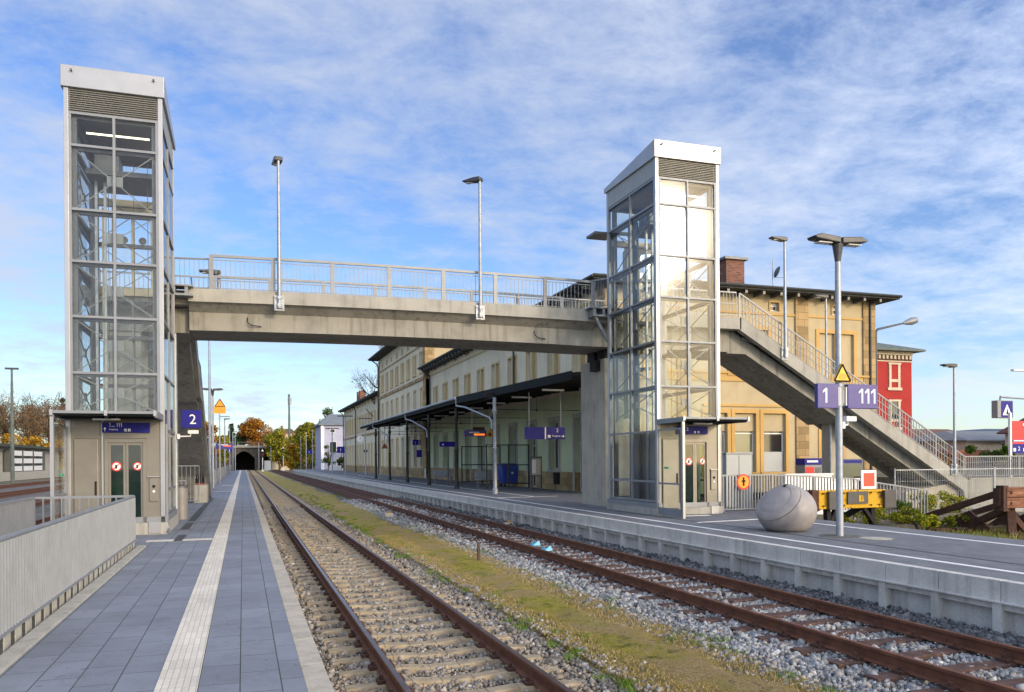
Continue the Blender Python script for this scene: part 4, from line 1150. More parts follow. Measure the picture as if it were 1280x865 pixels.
def hang_sign(name, label, x0, x1, y, z0, z1, mat='blue', rods=(), group=None):
    t = thing(name, label, 'sign', (x0, y, z0), group)
    MB().box(0, x1 - x0, -.06, .06, 0, z1 - z0).build('sign_board', mat, t, bevel=.008)
    rb = MB()
    for rx, zt in rods: rb.tube([(rx - x0, 0, z1 - z0), (rx - x0, 0, zt - z0)], .025, 8)
    if rods: rb.build('hanger', 'alu', t)
    return t
t = hang_sign('hanging_sign', 'long blue sign with white 2 and exit arrow hanging under the canopy', 12.63, 14.66, 36, 2.67, 3.24, rods=((12.84, 4.95), (14.45, 5.1)))
MB().box(.98, 1.04, -.066, -.058, .0, .57).build('divider', 'white', t)
text('lettering', '2', .24, (1.56, -.064, .34), t); text('lettering', 'Ausgang', .13, (1.34, -.064, .12), t)
ar = MB().beam((1.83, -.064, .14), (1.94, -.064, .14), .004, .035); ar.prism([(1.91, .07), (1.91, .21), (1.99, .14)], 'y', -.068, -.0625); ar.build('arrow', 'white', t)
MB().box(1.13, 1.21, -.066, -.058, .06, .20).box(1.22, 1.27, -.066, -.058, .06, .2).build('pictogram', 'white', t)
t = hang_sign('departure_display', 'hanging blue departure display with a glowing orange line under the canopy', 12.07, 13.39, 45, 3.07, 3.42, 'violet', ((12.56, 4.8),))
MB().box(.58, 1.22, -.068, -.061, .06, .15).build('text_line', 'led', t); MB().box(.3, .9, -.067, -.061, .2, .25).build('heading', 'white', t)
MB().box(.55, 1.2, -.07, .07, .36, .52).build('header_box', 'rust', t)
t = thing('warning_sign', 'orange triangular warning sign hanging beside the canopy display', 'sign', (13.66, 45.1, 3.05))
MB().prism([(-.28, 0), (.28, 0), (0, .48)], 'y', -.02, .02).build('sign_board', 'oran', t); MB().prism([(-.1, .07), (.1, .07), (.0, .26)], 'y', -.026, -.021).build('symbol', 'black', t)
MB().tube([(0, 0, .48), (0, 0, 1.75)], .02, 6).build('hanger', 'alu', t)
t = thing('platform_sign', 'dark blue sign board on two posts under the canopy', 'sign', (11.8, 50, .08))
MB().box(0, 1.13, -.04, .04, 2.48, 2.80).build('sign_board', 'blue', t)
MB().box(.55, .61, -.03, .03, 0, 2.48).box(.50, .53, -.03, .03, 0, 2.48).build('post', 'dsteel', t); MB().disc((.22, -.047, 2.62), .05, 'y', .006).build('pictogram', 'white', t)
t = hang_sign('hanging_sign', 'small blue sign hanging far along under the canopy', 12.5, 13.1, 62, 2.9, 3.32, rods=((12.6, 4.95), (13.0, 4.95)))
text('lettering', '1', .26, (.12, -.064, .1), t)
t = hang_sign('hanging_sign', 'dark blue square sign hung low beyond the canopy middle', 12.6, 13.0, 61, 1.95, 2.5, rods=((12.8, 4.95),))
t = thing('warning_sign', 'red brown triangular sign far along the platform', 'sign', (11.66, 70, 2.75))
MB().prism([(-.3, 0), (.3, 0), (0, .5)], 'y', -.02, .02).build('sign_board', 'redtile', t); MB().tube([(0, 0, .48), (0, 0, 2.0)], .02, 6).build('hanger', 'iron', t)
t = thing('platform_clock', 'round white platform clock on a post beyond the canopy', 'clock', (12.0, 84, .08))
MB().tube([(0, 0, 0), (0, 0, 6.0)], .06, 8).build('post', 'galv', t); MB().disc((-.55, -.06, 3.9), .34, 'y', .12, 24).build('clock_face', 'white', t)
MB().beam((-.55, -.065, 3.9), (-.55, -.065, 4.15), .006, .03, (1, 0, 0)).beam((-.55, -.065, 3.9), (-.38, -.065, 3.86), .006, .03).build('clock_hands', 'black', t)
MB().tube([(-.7, 0, 6.0), (.7, 0, 6.0)], .06, 6).box(-.2, .2, -.04, .04, 2.5, 2.75).build('lamp_bar', 'dsteel', t)

# things under the canopy
wb = thing('waste_container', 'blue four-wheeled waste container standing by the station wall', 'waste container', (14.85, 46.5, .08))
b = MB().hexa([(.08, 0, .18), (1.32, 0, .18), (1.32, .95, .18), (.08, .95, .18)], [(0, -.05, 1.08), (1.4, -.05, 1.08), (1.4, 1.05, 1.08), (0, 1.05, 1.08)])
for x in (.3, .7, 1.1): b.box(x - .03, x + .03, -.05, -.02, .3, 1.0)
b.build('body', 'wbin', wb, bevel=.03)
lid = MB().prism([(-.1, 1.09), (1.1, 1.09), (1.08, 1.2), (.8, 1.36), (.5, 1.41), (.15, 1.34), (-.08, 1.2)], 'x', -.04, 1.44); lid.build('lid', 'wbin', wb, bevel=.02)
wl = MB()
for x in (.2, 1.2):
    for y in (.12, .85): wl.tube([(x - .04, y, .09), (x + .04, y, .09)], .09, 12)
wl.build('wheel', 'black', wb); MB().disc((.62, -.06, .82), .07, 'y', .03).build('badge', 'white', wb)
ib = thing('timetable_case', 'grey timetable case with pale sheets near the concrete pier', 'notice board', (14.5, 40.5, .08))
MB().box(0, .06, -.04, .04, 0, 1.8).box(.58, .64, -.04, .04, 0, 1.8).box(.06, .58, -.04, .04, .75, .8).box(.06, .58, -.04, .04, 1.68, 1.78).build('frame', 'dsteel', ib)
MB().box(.06, .58, -.02, .02, .8, 1.68).build('poster', 'cream', ib); MB().box(.09, .3, -.026, -.021, .9, 1.6).build('sheet', 'white', ib)
lb = thing('litter_bin', 'black litter bin on a stand against the station wall', 'litter bin', (15.2, 38.5, .08))
MB().lathe([(.16, .35), (.18, .9), (.18, .94), (.15, .96)], 14).build('bucket', 'black', lb, smooth=True); MB().tube([(0, .17, 0), (0, .17, .95)], .03, 6).build('stand', 'dsteel', lb)
bn = thing('bench', 'grey metal bench standing under the departure display', 'bench', (13.3, 46.6, .08))
MB().box(0, 1.0, 0, .45, .42, .47).build('seat', 'galv', bn); MB().hexa([(.0, .42, .5), (1.0, .42, .5), (1.0, .46, .5), (0, .46, .5)], [(.0, .55, .95), (1.0, .55, .95), (1.0, .59, .95), (0, .59, .95)]).build('backrest', 'galv', bn)
for x in (.08, .86): MB().box(x, x + .06, .05, .4, 0, .42).build('leg', 'dsteel', bn)
bn2 = thing('bench', 'pale grey metal bench farther along under the canopy', 'bench', (12.6, 55, .08))
MB().box(0, 1.4, 0, .45, .42, .47).build('seat', 'galv', bn2); MB().box(0, 1.4, .42, .46, .5, .9).build('backrest', 'galv', bn2)
for x in (.1, 1.24): MB().box(x, x + .06, .05, .4, 0, .42).build('leg', 'dsteel', bn2)
for y, l in ((43.4, 'glazed wind screen frame nearest to the blue container'), (48.8, 'glazed wind screen frame behind the dark blue sign board')):
    ws = thing('wind_screen', l, 'wind screen', (12.9, y, .08)); f = MB()
    for x in (0, 1.3, 2.5): f.box(x, x + .07, -.04, .04, 0, 2.5)
    for z in (.25, 1.3, 2.43): f.box(.07, 2.5, -.03, .03, z, z + .06)
    f.build('frame', 'iron', ws); MB().box(.07, 2.5, -.006, .006, .31, 2.43).build('pane', 'glass', ws)

# ------------------------------------------------------------------ lamps and sign posts
def bridge_lamp(label, loc, h, rot, z0=0, group='lamps fixed to the footbridge and its stairs'):
    t = thing('bridge_lamp', label, 'lamp', loc, group)
    MB().tube([(0, 0, -.15), (0, 0, 1.2), (0, 0, h)], [.06, .055, .042], 12).build('pole', 'galv', t, smooth=True)
    b = MB().box(-.14, .14, .02, .04, -.32, .12); b.box(-.05, .05, -.08, .02, -.22, -.12); b.box(-.05, .05, -.08, .02, .0, .09); b.lathe([(.075, -.26), (.075, -.14)], 10)
    for x in (-.1, .1):
        for z in (-.26, .06): b.tube([(x, .02, z), (x, -.015, z)], .02, 6)
    b.build('bracket', 'galv', t)
    hd = MB().prism([(-.06, .0), (.10, -.02), (.58, .05), (.62, .10), (.2, .13), (-.05, .12)], 'y', -.12, .12)
    ho = hd.build('lamp_head', 'lamp', t, bevel=.02); ho.location = (0, 0, h - .02); ho.rotation_euler = (0, 0, rot)
    MB().box(.12, .5, -.08, .08, .005, .018).build('lamp_glass', 'offw', ho)
    return t
PI = math.pi
bridge_lamp('tall lamp on the footbridge edge nearer to the left tower', (1.03, 24.42, 6.42), 4.05, PI / 2 + .1)
bridge_lamp('tall lamp on the footbridge edge nearer to the right tower', (7.12, 24.42, 6.45), 4.05, PI * .72)
bridge_lamp('lamp fixed to the upper part of the long staircase', (18.5, 24.42, 5.55), 3.95, PI)
bridge_lamp('lamp fixed to the lower end of the long staircase', (26.3, 24.42, 1.3), 3.9, PI)
bridge_lamp('lamp on the far side of the staircase in front of the building corner', (22.9, 27.58, 3.2), 5.1, PI)
bridge_lamp('small lamp behind the footbridge railing by the left tower', (-.7, 27.6, 6.6), 1.15, PI)

def t_lamp(name, label, loc, h, armw=.62, group='twin arm platform lamps', twin=True, r=.075):
    t = thing(name, label, 'lamp', loc, group)
    MB().tube([(0, 0, 0), (0, 0, 2.6), (0, 0, h)], [r, r * .95, r * .75], 14).build('pole', 'galv', t, smooth=True)
    MB().lathe([(.05, h - .48), (.075, h - .3), (.11, h - .08), (.11, h - .02)], 12).build('neck', 'lamp', t)
    a = MB()
    for s in ((-1, 1) if twin else (-1,)):
        a.prism([(s * .02, h - .06), (s * armw, h + .0), (s * (armw + .05), h + .05), (s * armw * .8, h + .11), (s * .02, h + .07)], 'y', -.14, .14)
    a.build('lamp_head', 'lamp', t, bevel=.02)
    g_ = MB()
    for s in ((-1, 1) if twin else (-1,)): g_.box(min(s * .2, s * armw * .85), max(s * .2, s * armw * .85), -.09, .09, h - .062, h - .045)
    g_.build('lamp_glass', 'offw', t)
    return t
t_lamp('platform_lamp', 'twin arm lamp carrying the 1 and 111 platform signs', (11.68, 13.7, .08), 6.08)
t_lamp('platform_lamp', 'twin arm lamp rising behind the left lift tower beside the number 2 sign', (-1.86, 25.3, 0), 6.2)
t_lamp('platform_lamp', 'twin arm lamp beside the yellow warning sign on the left platform', (-1.86, 56, 0), 6.4)
def L_lamp(label, loc, h, arm=.7, group='single arm lamps on the left platform'):
    t = thing('platform_lamp', label, 'lamp', loc, group)
    MB().tube([(0, 0, 0), (0, 0, h * .4), (0, 0, h)], [.085, .08, .06], 10).build('pole', 'galv', t, smooth=True)
    MB().prism([(.05, h - .08), (-arm, h - .02), (-arm, h + .06), (.05, h + .07)] if arm > 0 else [(-.05, h - .08), (-arm, h - .02), (-arm, h + .06), (-.05, h + .07)], 'y', -.12, .12).build('lamp_head', 'lamp', t)
    return t
L_lamp('tall single arm lamp pole just beyond the left platform stairs', (-1.82, 50, 0), 8.9)
for i, (y, l) in enumerate(((98, 'second single arm lamp far down the left platform'), (120, 'third single arm lamp far down the left platform'), (140, 'fourth single arm lamp far down the left platform'), (156, 'last single arm lamp at the far left platform end'))):
    L_lamp(l, (-1.98 + .2 * i, y, -.3), 6.9, -.6)

def no_sign(name, label, loc, w, h, body, mat='violet', size=.38, ax=.1, align='LEFT'):
    t = thing(name, label, 'sign', loc)
    MB().box(0, w, -.05, .05, 0, h).build('sign_board', mat, t, bevel=.01)
    if body: text('lettering', body, size, (ax, -.055, h * .5 - size * .36), t, 'white', '-y', align)
    return t
t = no_sign('platform_number_sign', 'blue sign with a single white 1 left of the right platform lamp post', (11.05, 13.62, 2.71), .52, .5, '')
ones(1, .30, .19, .11, -.051, t)
MB().box(.525, .55, -.03, .03, .06, .44).build('edge_strip', 'offw', t)
t = no_sign('platform_number_sign', 'wider blue sign with white 111 right of the platform lamp post', (11.80, 13.62, 2.71), .76, .5, '')
ones(3, .30, .34, .11, -.051, t)
MB().box(-.03, -.005, -.03, .03, .06, .44).build('edge_strip', 'offw', t)
cl = MB(); 
for z in (2.76, 3.16): cl.lathe([(.09, z), (.09, z + .06)], 12, (0, 0, 0)); cl.box(-.13, .13, -.03, .03, z + .01, z + .05)
o = cl.build('pole_clamp', 'galv'); o.location = (11.68, 13.7, 0); tag(o, 'steel clamps holding the 1 and 111 signs to their post', 'clamp')
t = thing('warning_sign', 'yellow triangular warning sign above the 1 and 111 signs', 'sign', (11.68, 13.6, 3.25))
MB().prism([(-.23, 0), (.23, 0), (0, .40)], 'y', -.012, .012).build('sign_board', 'yel', t)
b = MB()
for p, q in (((-.20, .02), (.20, .02)), ((.20, .02), (0, .365)), ((0, .365), (-.20, .02))): b.beam((p[0], -.016, p[1]), (q[0], -.016, q[1]), .006, .034, (0, 0, 1) if p[1] == q[1] else (1, 0, 0))
b.build('border', 'black', t); MB().prism([(-.09, .07), (.08, .06), (.1, .12), (.06, .17), (-.02, .19), (-.07, .14)], 'y', -.02, -.0125).build('symbol', 'oran', t)
t = no_sign('platform_number_sign', 'blue platform sign with white number 2 by the left lift tower', (-1.70, 25.24, 2.70), .55, .52, '2', 'blue', .40, .22)
t = no_sign('platform_number_sign', 'blank blue sign half on the post seen through the left tower glass', (-2.62, 25.24, 2.70), .65, .52, '', 'blue')
def cctv(label, loc, rz, arm):
    t = thing('security_camera', label, 'security camera', loc, None, rz)
    MB().box(-.13, .17, -.055, .055, -.05, .06).build('housing', 'offw', t, bevel=.015); MB().tube([(.17, 0, 0), (.20, 0, 0)], .035, 12).build('lens', 'black', t)
    MB().tube([(-.05, 0, -.05), (-.05, 0, -.12), (-arm, 0, -.13)], .022, 8).box(-arm - .02, -arm + .06, -.06, .06, -.2, -.06).build('arm', 'offw', t)
cctv('white security camera on the post of the number 1 sign', (11.98, 13.75, 2.50), .15, .24)
cctv('white security camera on the lamp post beside the number 2 sign', (-1.40, 25.3, 2.58), .15, .4)
o = MB().prism([(0, 0), (.32, 0), (.32, .6), (.2, .62)], 'x', -.01, .01)
t = thing('warning_sign', 'yellow warning sign with triangle on a post down the left platform', 'sign', (-1.70, 66, 0))
MB().tube([(0, 0, 0), (0, 0, 5.6)], .05, 8).build('post', 'galv', t)
MB().prism([(-.4, 5.42), (.45, 5.42), (.45, 5.92), (.03, 6.6), (-.4, 5.92)], 'y', -.06, -.02).build('sign_board', 'oran', t)
b = MB()
for p, q in (((-.33, 5.96), (.39, 5.96)), ((.39, 5.96), (.03, 6.52)), ((.03, 6.52), (-.33, 5.96))): b.beam((p[0], -.066, p[1]), (q[0], -.066, q[1]), .006, .05, (0, 0, 1) if p[1] == q[1] else (1, 0, 0))
b.build('triangle_border', 'black', t); MB().tube([(0, 0, 5.2), (.75, 0, 5.2)], .03, 6).build('bracket', 'dsteel', t)
t = thing('departure_display', 'blue display board with number 2 hanging above the left platform', 'sign', (-2.0, 66.5, 0))
MB().box(0, 1.25, -.1, .1, 2.70, 3.1).build('sign_board', 'violet', t); MB().box(.55, 1.1, -.108, -.102, 2.9, 2.98).build('text_line', 'led', t)
MB().box(.82, 1.2, -.12, -.10, 2.45, 2.72).build('number_plate', 'blue', t); text('lettering', '2', .26, (.92, -.125, 2.49), t)
MB().box(.2, .9, -.106, -.101, 3.0, 3.05).build('heading', 'white', t); MB().tube([(.02, 0, 0), (.02, 0, 3.3)], .06, 8).build('post', 'galv', t)
for y, l in ((30.0, 'grey cylindrical bollard by the left lift tower corner'),):
    pass
t = thing('litter_bin', 'grey brown cylindrical litter bin beside the left lift tower', 'litter bin', (-1.78, 26.1, 0))
MB().lathe([(.20, .0), (.20, .92), (.19, .95)], 20)  .build('body', 'lampg', t, smooth=True); MB().lathe([(.205, .95), (.205, 1.0), (.06, 1.02)], 20).build('lid', 'dsteel', t, smooth=True)
bt = thing('bottle_group', 'dark bottles with red bases standing on the concrete block', 'bottles', (-1.72, 36.6, .74))
b = MB()
for x, h in ((-.16, .42), (-.04, .72), (.1, .5)): b.lathe([(.055, .07), (.06, h * .55), (.02, h * .75), (.02, h)], 10, (x, 0, 0))
b.build('bottle', 'black', bt, smooth=True); MB().box(-.24, .18, -.1, .1, .0, .07).build('tray', 'redtile', bt)
fn = MB(); fence(fn, (-1.98, 44.5, 0), (-1.98, 150, 0), 1.15, .14, .02, .05, mids=())
tag(fn.build('platform_railing', 'rail_grey'), 'long grey railing along the far back edge of the left platform', 'railing')

# ------------------------------------------------------------------ right platform objects
rb = thing('litter_bin', 'large round stone grey litter bin with a slanted lid on the right platform', 'litter bin', (11.47, 15.15, .08))
BAX = Vector((-.755, -.117, .62)).normalized(); BU = BAX.orthogonal().normalized(); BV = BAX.cross(BU)
def slant(prof, n=40):
    """turned shape about the slanted axis, squashed and flattened at the foot"""
    mb = MB()
    for r, d in prof:
        for k in range(n):
            a = 2 * PI * k / n; p = BAX * d + (BU * math.cos(a) + BV * math.sin(a)) * r
            mb.v.append((p.x * .90, p.y * .90, max(0.0, .455 + p.z * .80)))
    for i in range(len(prof) - 1):
        for k in range(n): mb.f.append((i * n + k, i * n + (k + 1) % n, (i + 1) * n + (k + 1) % n, (i + 1) * n + k))
    mb.f.append(tuple((len(prof) - 1) * n + k for k in range(n))); mb.f.append(tuple(reversed(range(n))))
    return mb
RB = .72; D0 = .36
slant([(math.sqrt(max(.0004, RB * RB - d * d)), d) for d in [-.7198, -.70, -.66, -.60, -.52, -.42, -.3, -.18, -.06, .06, .16, .26, D0 - .012]]).build('body', 'bin', rb, smooth=True)
re_ = math.sqrt(RB * RB - D0 * D0)
slant([(re_ - .012, D0 - .02), (re_ - .010, D0 + .012)]).build('lid_seam', 'black', rb, smooth=True)
slant([(re_ + .004, D0 + .008), (re_ - .02, D0 + .05), (re_ - .09, D0 + .105), (re_ - .16, D0 + .14), (re_ - .18, D0 + .135), (re_ - .21, D0 + .16), (re_ - .32, D0 + .20), (re_ - .45, D0 + .222), (.02, D0 + .23)]).build('lid', 'bin', rb, smooth=True)
so = MB().box(-.10, .10, -.03, .03, -.01, .022).build('hinge', 'black', rb, bevel=.008); so.location = (-.03, -.02, 1.005); so.rotation_euler = (0, math.radians(-8), math.radians(35))

mh = thing('manhole_cover', 'round pale manhole cover in the right platform paving', 'manhole', (11.95, 13.0, .084))
MB().disc((0, 0, -.002), .31, 'z', .006, 28).build('rim', 'edge', mh); MB().disc((0, 0, .0045), .25, 'z', .004, 28).build('lid', 'conck', mh)
struct(MB().disc((11.68, 13.7, .075), .42, 'z', .0105, 24).build('gravel_ring', 'ballb'))

fn = thing('ramp_railing', 'grey picket railing running right from the lift tower behind the bin', 'railing', (0, 0, 0))
f = MB(); fence(f, (13.68, 21.2, .06), (15.6, 21.3, .06), 1.12, .105, .026, .05); fence(f, (15.6, 21.3, .06), (19.0, 21.6, -.12), 1.12, .125, .026, .04); f.build('bars', 'rail_grey', fn)
f = MB(); fence(f, (19.0, 21.6, -.12), (22.3, 21.85, -.55), 1.1, .14, .026, .04); f.build('ramp_bars', 'rail_grey', fn)
f = MB()
for x, y, z in ((13.68, 21.2, .06), (15.6, 21.3, .06), (17.3, 21.45, -.03), (19.0, 21.6, -.12)): f.box(x - .03, x + .03, y - .03, y + .03, z - .4, z + 1.13)
f.build('post', 'rail_grey', fn)
t = thing('prohibition_sign', 'round yellow and red sign on the picket railing', 'sign', (14.42, 21.1, .98))
MB().disc((0, -.02, 0), .24, 'y', .02, 28).build('sign_ring', 'red', t); MB().disc((0, -.028, 0), .19, 'y', .007, 28).build('sign_field', 'oran', t)
MB().box(-.03, .03, -.034, -.029, -.12, .08).disc((0, -.034, .11), .035, 'y', .005, 12).box(-.07, .07, -.0335, -.0295, .0, .05).build('figure', 'black', t)
struct(MB().prism([(14.3, 19.2), (15.4, 20.6), (15.4, 33.95), (27.2, 33.95), (27.2, 20.9), (24, 19.0), (14.3, 19.0)], 'z', -.84, -.35).build('forecourt', 'ground'))
ct = thing('utility_cabinet', 'pale grey utility cabinet behind the picket railing below the station windows', 'cabinet', (17.05, 26, -.35))
MB().box(0, 1.1, 0, .6, 0, 2.2).build('body', 'cabg', ct, bevel=.015); MB().box(-.03, 1.13, -.03, .63, 2.2, 2.26).build('top', 'alup', ct); MB().box(.54, .555, -.012, 0, .1, 2.15).build('door_gap', 'dsteel', ct)
t = thing('parapet', 'low white parapet block behind the picket railing', 'wall', (17.0, 24.2, -.35))
MB().box(1.3, 3.3, 0, .3, 0, 1.42).build('wall', 'white', t); MB().box(1.25, 3.35, -.04, .34, 1.42, 1.48).build('cap', 'offw', t)
t = thing('parapet', 'second low white block right of the ticket machine', 'wall', (20.6, 25, -.35))
MB().box(0, 1.6, 0, .3, 0, 1.2).build('wall', 'white', t); MB().box(-.04, 1.64, -.04, .34, 1.2, 1.26).build('cap', 'offw', t)
tm = thing('ticket_machine', 'grey ticket machine with blue top and red panel by the station wall', 'ticket machine', (24.5, 31, -.35))
MB().box(0, .98, 0, .6, 0, 1.72).build('body', 'alup', tm, bevel=.015); MB().box(-.02, 1.0, -.03, .62, 1.72, 2.02).build('header', 'blue', tm); MB().box(.06, .5, -.015, .0, 1.12, 1.62).build('red_panel', 'red', tm)
MB().box(.58, .9, -.012, .0, 1.3, 1.6).build('screen', 'dsteel', tm); MB().box(.6, .85, -.02, .0, .7, .95).build('tray', 'black', tm); MB().box(.1, .7, -.04, -.031, 1.83, 1.92).build('lettering', 'white', tm); MB().box(.06, .5, -.014, 0, .6, 1.05).build('lower_panel', 'dsteel', tm)
nb = thing('notice_board', 'dark framed notice board with pale glass behind the yellow buffer', 'notice board', (26.6, 31, -.35))
MB().box(0, 1.2, 0, .12, .5, 1.98).build('frame', 'dsteel', nb); MB().box(.08, 1.08, -.01, .0, .6, 1.72).build('poster', 'wpane2', nb); MB().box(.08, 1.12, -.01, .0, 1.78, 1.92).build('header', 'blue', nb)
for x in (.1, 1.03): MB().box(x, x + .07, .03, .09, 0, .5).build('leg', 'dsteel', nb)

# buffer stops
yb = thing('buffer_stop', 'yellow painted buffer stop with two dark buffer plates and black struts', 'buffer stop', (15.92, 18.2, -.42))
bm = MB().box(-1.10, 1.12, -.02, .28, .72, 1.22); bm.box(-1.12, 1.14, -.05, -.02, 1.16, 1.22).box(-1.12, 1.14, -.05, -.02, .72, .78)
bm.build('beam', 'ybuf', yb, bevel=.01)
for x0, x1 in ((-.86, -.42), (1.02, 1.42)): MB().box(x0, x1, -.14, -.051, .70, 1.20).build('buffer_plate', 'lamp', yb, bevel=.01)
MB().box(-1.36, -1.14, -.06, .2, .66, 1.24).build('end_plate', 'rust', yb, bevel=.01)
cp = MB().box(-.18, .50, -.075, -.051, .84, 1.18).build('coupler_plate', 'lamp', yb); MB().box(.18, .34, -.085, -.076, .90, 1.08).build('coupler_hole', 'ybuf', yb)
for bx in (-.98, -.30, .62, .90):
    for bz in (.80, 1.14): MB().lathe([(.028, 0), (.028, .014), (.012, .02)], 8).build('bolt', 'rust', yb).matrix_local = Matrix.Translation((bx, -.052 if bz < .85 or bz > 1.1 else -.021, bz)) @ Matrix.Rotation(PI / 2, 4, 'X')
lg = MB()
for x in (-.75, .75):
    lg.beam((x, .1, .75), (x, .02, -.05), .13, .16); lg.beam((x, .2, .85), (x, 2.0, .0), .12, .15); lg.beam((x * .55, .1, .8), (x * 1.25, -.05, .0), .10, .12, (0, 1, 0))
lg.build('strut', 'black', yb)
t = thing('stop_signal', 'square red stop board with white border above the yellow buffer', 'sign', (16.52, 18.22, .55))
MB().box(-.26, .26, -.02, .02, .27, .79).build('sign_board', 'white', t, bevel=.01); MB().box(-.185, .185, -.028, -.0205, .345, .715).build('red_field', 'sigred', t); MB().box(-.04, .04, .021, .07, .24, .5).build('post', 'dsteel', t)

ru = thing('buffer_stop', 'rusty old buffer stop with a brown timber beam and long rear struts', 'buffer stop', (21.0, 16.8, -.42))
for z0, z1 in ((.70, .98), (.99, 1.27)): MB().box(-1.3, 1.4, -.2, .08, z0, z1).build('timber_beam', 'timber', ru, bevel=.015)
for bx in (-1.15, -.4, .5, 1.25):
    for bz in (.84, 1.13): MB().lathe([(.045, 0), (.045, .012), (.02, .03)], 8).build('bolt', 'rust', ru).matrix_local = Matrix.Translation((bx, -.2, bz)) @ Matrix.Rotation(PI / 2, 4, 'X')
st = MB().box(-1.40, -1.22, -.18, .06, .62, 1.32); st.box(-1.45, -1.36, -.1, .1, .75, 1.25)
for x in (-.85, .75):
    st.beam((x - .35, .15, 1.1), (x + .05, 3.9, -.02), .10, .17); st.beam((x, .1, .8), (x - .15, -.1, -.05), .2, .2); st.beam((x - .1, .25, .6), (x + .1, 1.7, 0), .16, .18); st.beam((x - .2, .1, .72), (x + .55, .05, -.05), .16, .2, (0, 1, 0))
    st.prism([(.6, .0), (2.2, .0), (1.4, .55)], 'x', x - .04, x + .04)
st.build('frame', 'rustd', ru)
MB().box(-1.2, 1.2, 1.2, 1.45, -.1, .06).box(-1.2, 1.2, 2.6, 2.85, -.1, .06).build('ground_beam', 'sleeperw', ru)
rp = MB()
rp.box(19.3, 19.42, 17.5, 20.6, -.5, -.34).box(18.7, 20.4, 18.0, 18.2, -.52, -.36).box(20.2, 22.6, 15.9, 16.15, -.5, -.36)
tag(rp.build('rail_scrap', 'rust'), 'rusty scrap rail lengths lying in the weeds by the buffer stop', 'scrap')

# site fence, street wall and street
mf = thing('mesh_fence', 'grey wire mesh fence panels in front of the staircase foot', 'fence', (0, 0, 0))
f = MB(); fence(f, (22.72, 23.7, -.40), (27.45, 23.7, -.40), 1.62, .11, .008, rail=.03, gap=.05); fence(f, (27.55, 23.7, -.40), (32, 23.7, -.40), 1.62, .11, .008, rail=.03, gap=.05)
for z in (.4, .8, 1.2): f.beam((22.72, 23.7, -.4 + z), (32, 23.7, -.4 + z), .006, .006)
f.build('panel', 'galv', mf)
for x in (22.7, 27.5): MB().tube([(x, 23.72, -.5), (x, 23.72, 1.28)], .05 if x > 25 else .025, 8).build('post', 'galv', mf)
sw = thing('retaining_wall', 'pale concrete retaining wall at the foot of the staircase', 'wall', (0, 0, 0))
MB().box(27.26, 60, 24.62, 24.9, -.8, .80).build('wall', 'conc', sw); MB().box(27.26, 60, 24.58, 24.94, .80, .84).build('cap', 'conck', sw)
f = MB(); fence(f, (27.1, 24.75, .84), (45, 24.75, .84), .86, .11, .022, .04)
for x in (27.15, 30.0, 31.5, 33): f.box(x - .03, x + .03, 24.72, 24.78, .84, 1.72)
f.beam((27.15, 24.9, 1.45), (31, 24.9, 1.52), .035, .035)
f.build('railing', 'rail_grey', sw)
struct(MB().box(27.3, 400, 24.9, 700, -.8, .80).build('street', 'ground'))
ps = thing('station_pylon', 'red and blue station sign pylon with a white post at the right edge', 'sign', (31.0, 26, .80))
MB().box(.0, .11, -.05, .05, 0, 2.75).build('post', 'offw', ps); MB().box(.12, 1.25, -.06, .06, 1.02, 2.40).build('blue_panel', 'blue', ps); MB().box(.118, 1.252, -.07, .07, 1.42, 2.40).build('red_panel', 'red', ps)
MB().box(.12, 1.25, -.076, -.071, 1.50, 1.60).build('blue_band', 'violet', ps)
text('lettering', '2', .24, (.42, -.066, 1.14), ps); MB().box(.16, .30, -.068, -.061, 1.1, 1.24).box(.72, .84, -.068, -.061, 1.1, 1.24).build('pictogram', 'white', ps); MB().box(.7, .78, -.078, -.0705, 2.2, 2.3).build('emblem', 'white', ps)
MB().box(.16, .9, -.081, -.0765, 1.53, 1.57).build('lettering_band', 'white', ps)
zc = thing('crossing_sign', 'blue zebra crossing light box above the station pylon', 'sign', (32.0, 27.2, 0))
MB().box(-.26, .66, -.02, .3, 3.4, 4.18).build('light_box', 'alup', zc, bevel=.02); MB().box(-.05, .62, -.03, -.021, 3.43, 4.15).build('sign_field', 'blue', zc)
MB().prism([(.02, 3.52), (.55, 3.52), (.285, 4.02)], 'y', -.036, -.031).build('triangle', 'white', zc); MB().prism([(.22, 3.56), (.36, 3.56), (.30, 3.85)], 'y', -.041, -.0365).build('walker', 'black', zc)
MB().tube([(.1, .15, 4.18), (.1, .15, 4.35), (2.5, .15, 4.25), (2.5, .15, .8)], .05, 8).build('gantry', 'galv', zc)
yl = thing('street_lamp', 'curved grey street lamp with a pale pear shaped head beside the building corner', 'street lamp', (36.9, 40, .8))
MB().tube([(0, 0, 0), (0, 0, 4), (0, 0, 8.55), (.15, 0, 8.75), (2.3, 0, 9.25)], [.12, .11, .08, .07, .05], 10).build('pole', 'lamp', yl, smooth=True)
h = MB().lathe([(.06, -.2), (.16, .1), (.24, .5), (.2, .85), (.05, .98)], 14).build('lamp_head', 'alup', yl, smooth=True); h.location = (2.3, 0, 9.25); h.rotation_euler = (0, math.radians(76), 0)
sl_ = thing('street_lamp', 'flat headed street lamp reaching in at the right picture edge', 'street lamp', (47.8, 38, .8))
MB().tube([(0, 0, 0), (0, 0, 6.2)], .08, 8).build('pole', 'galv', sl_); MB().box(-2.2, .1, -.12, .12, 6.2, 6.32).build('lamp_head', 'offw', sl_)

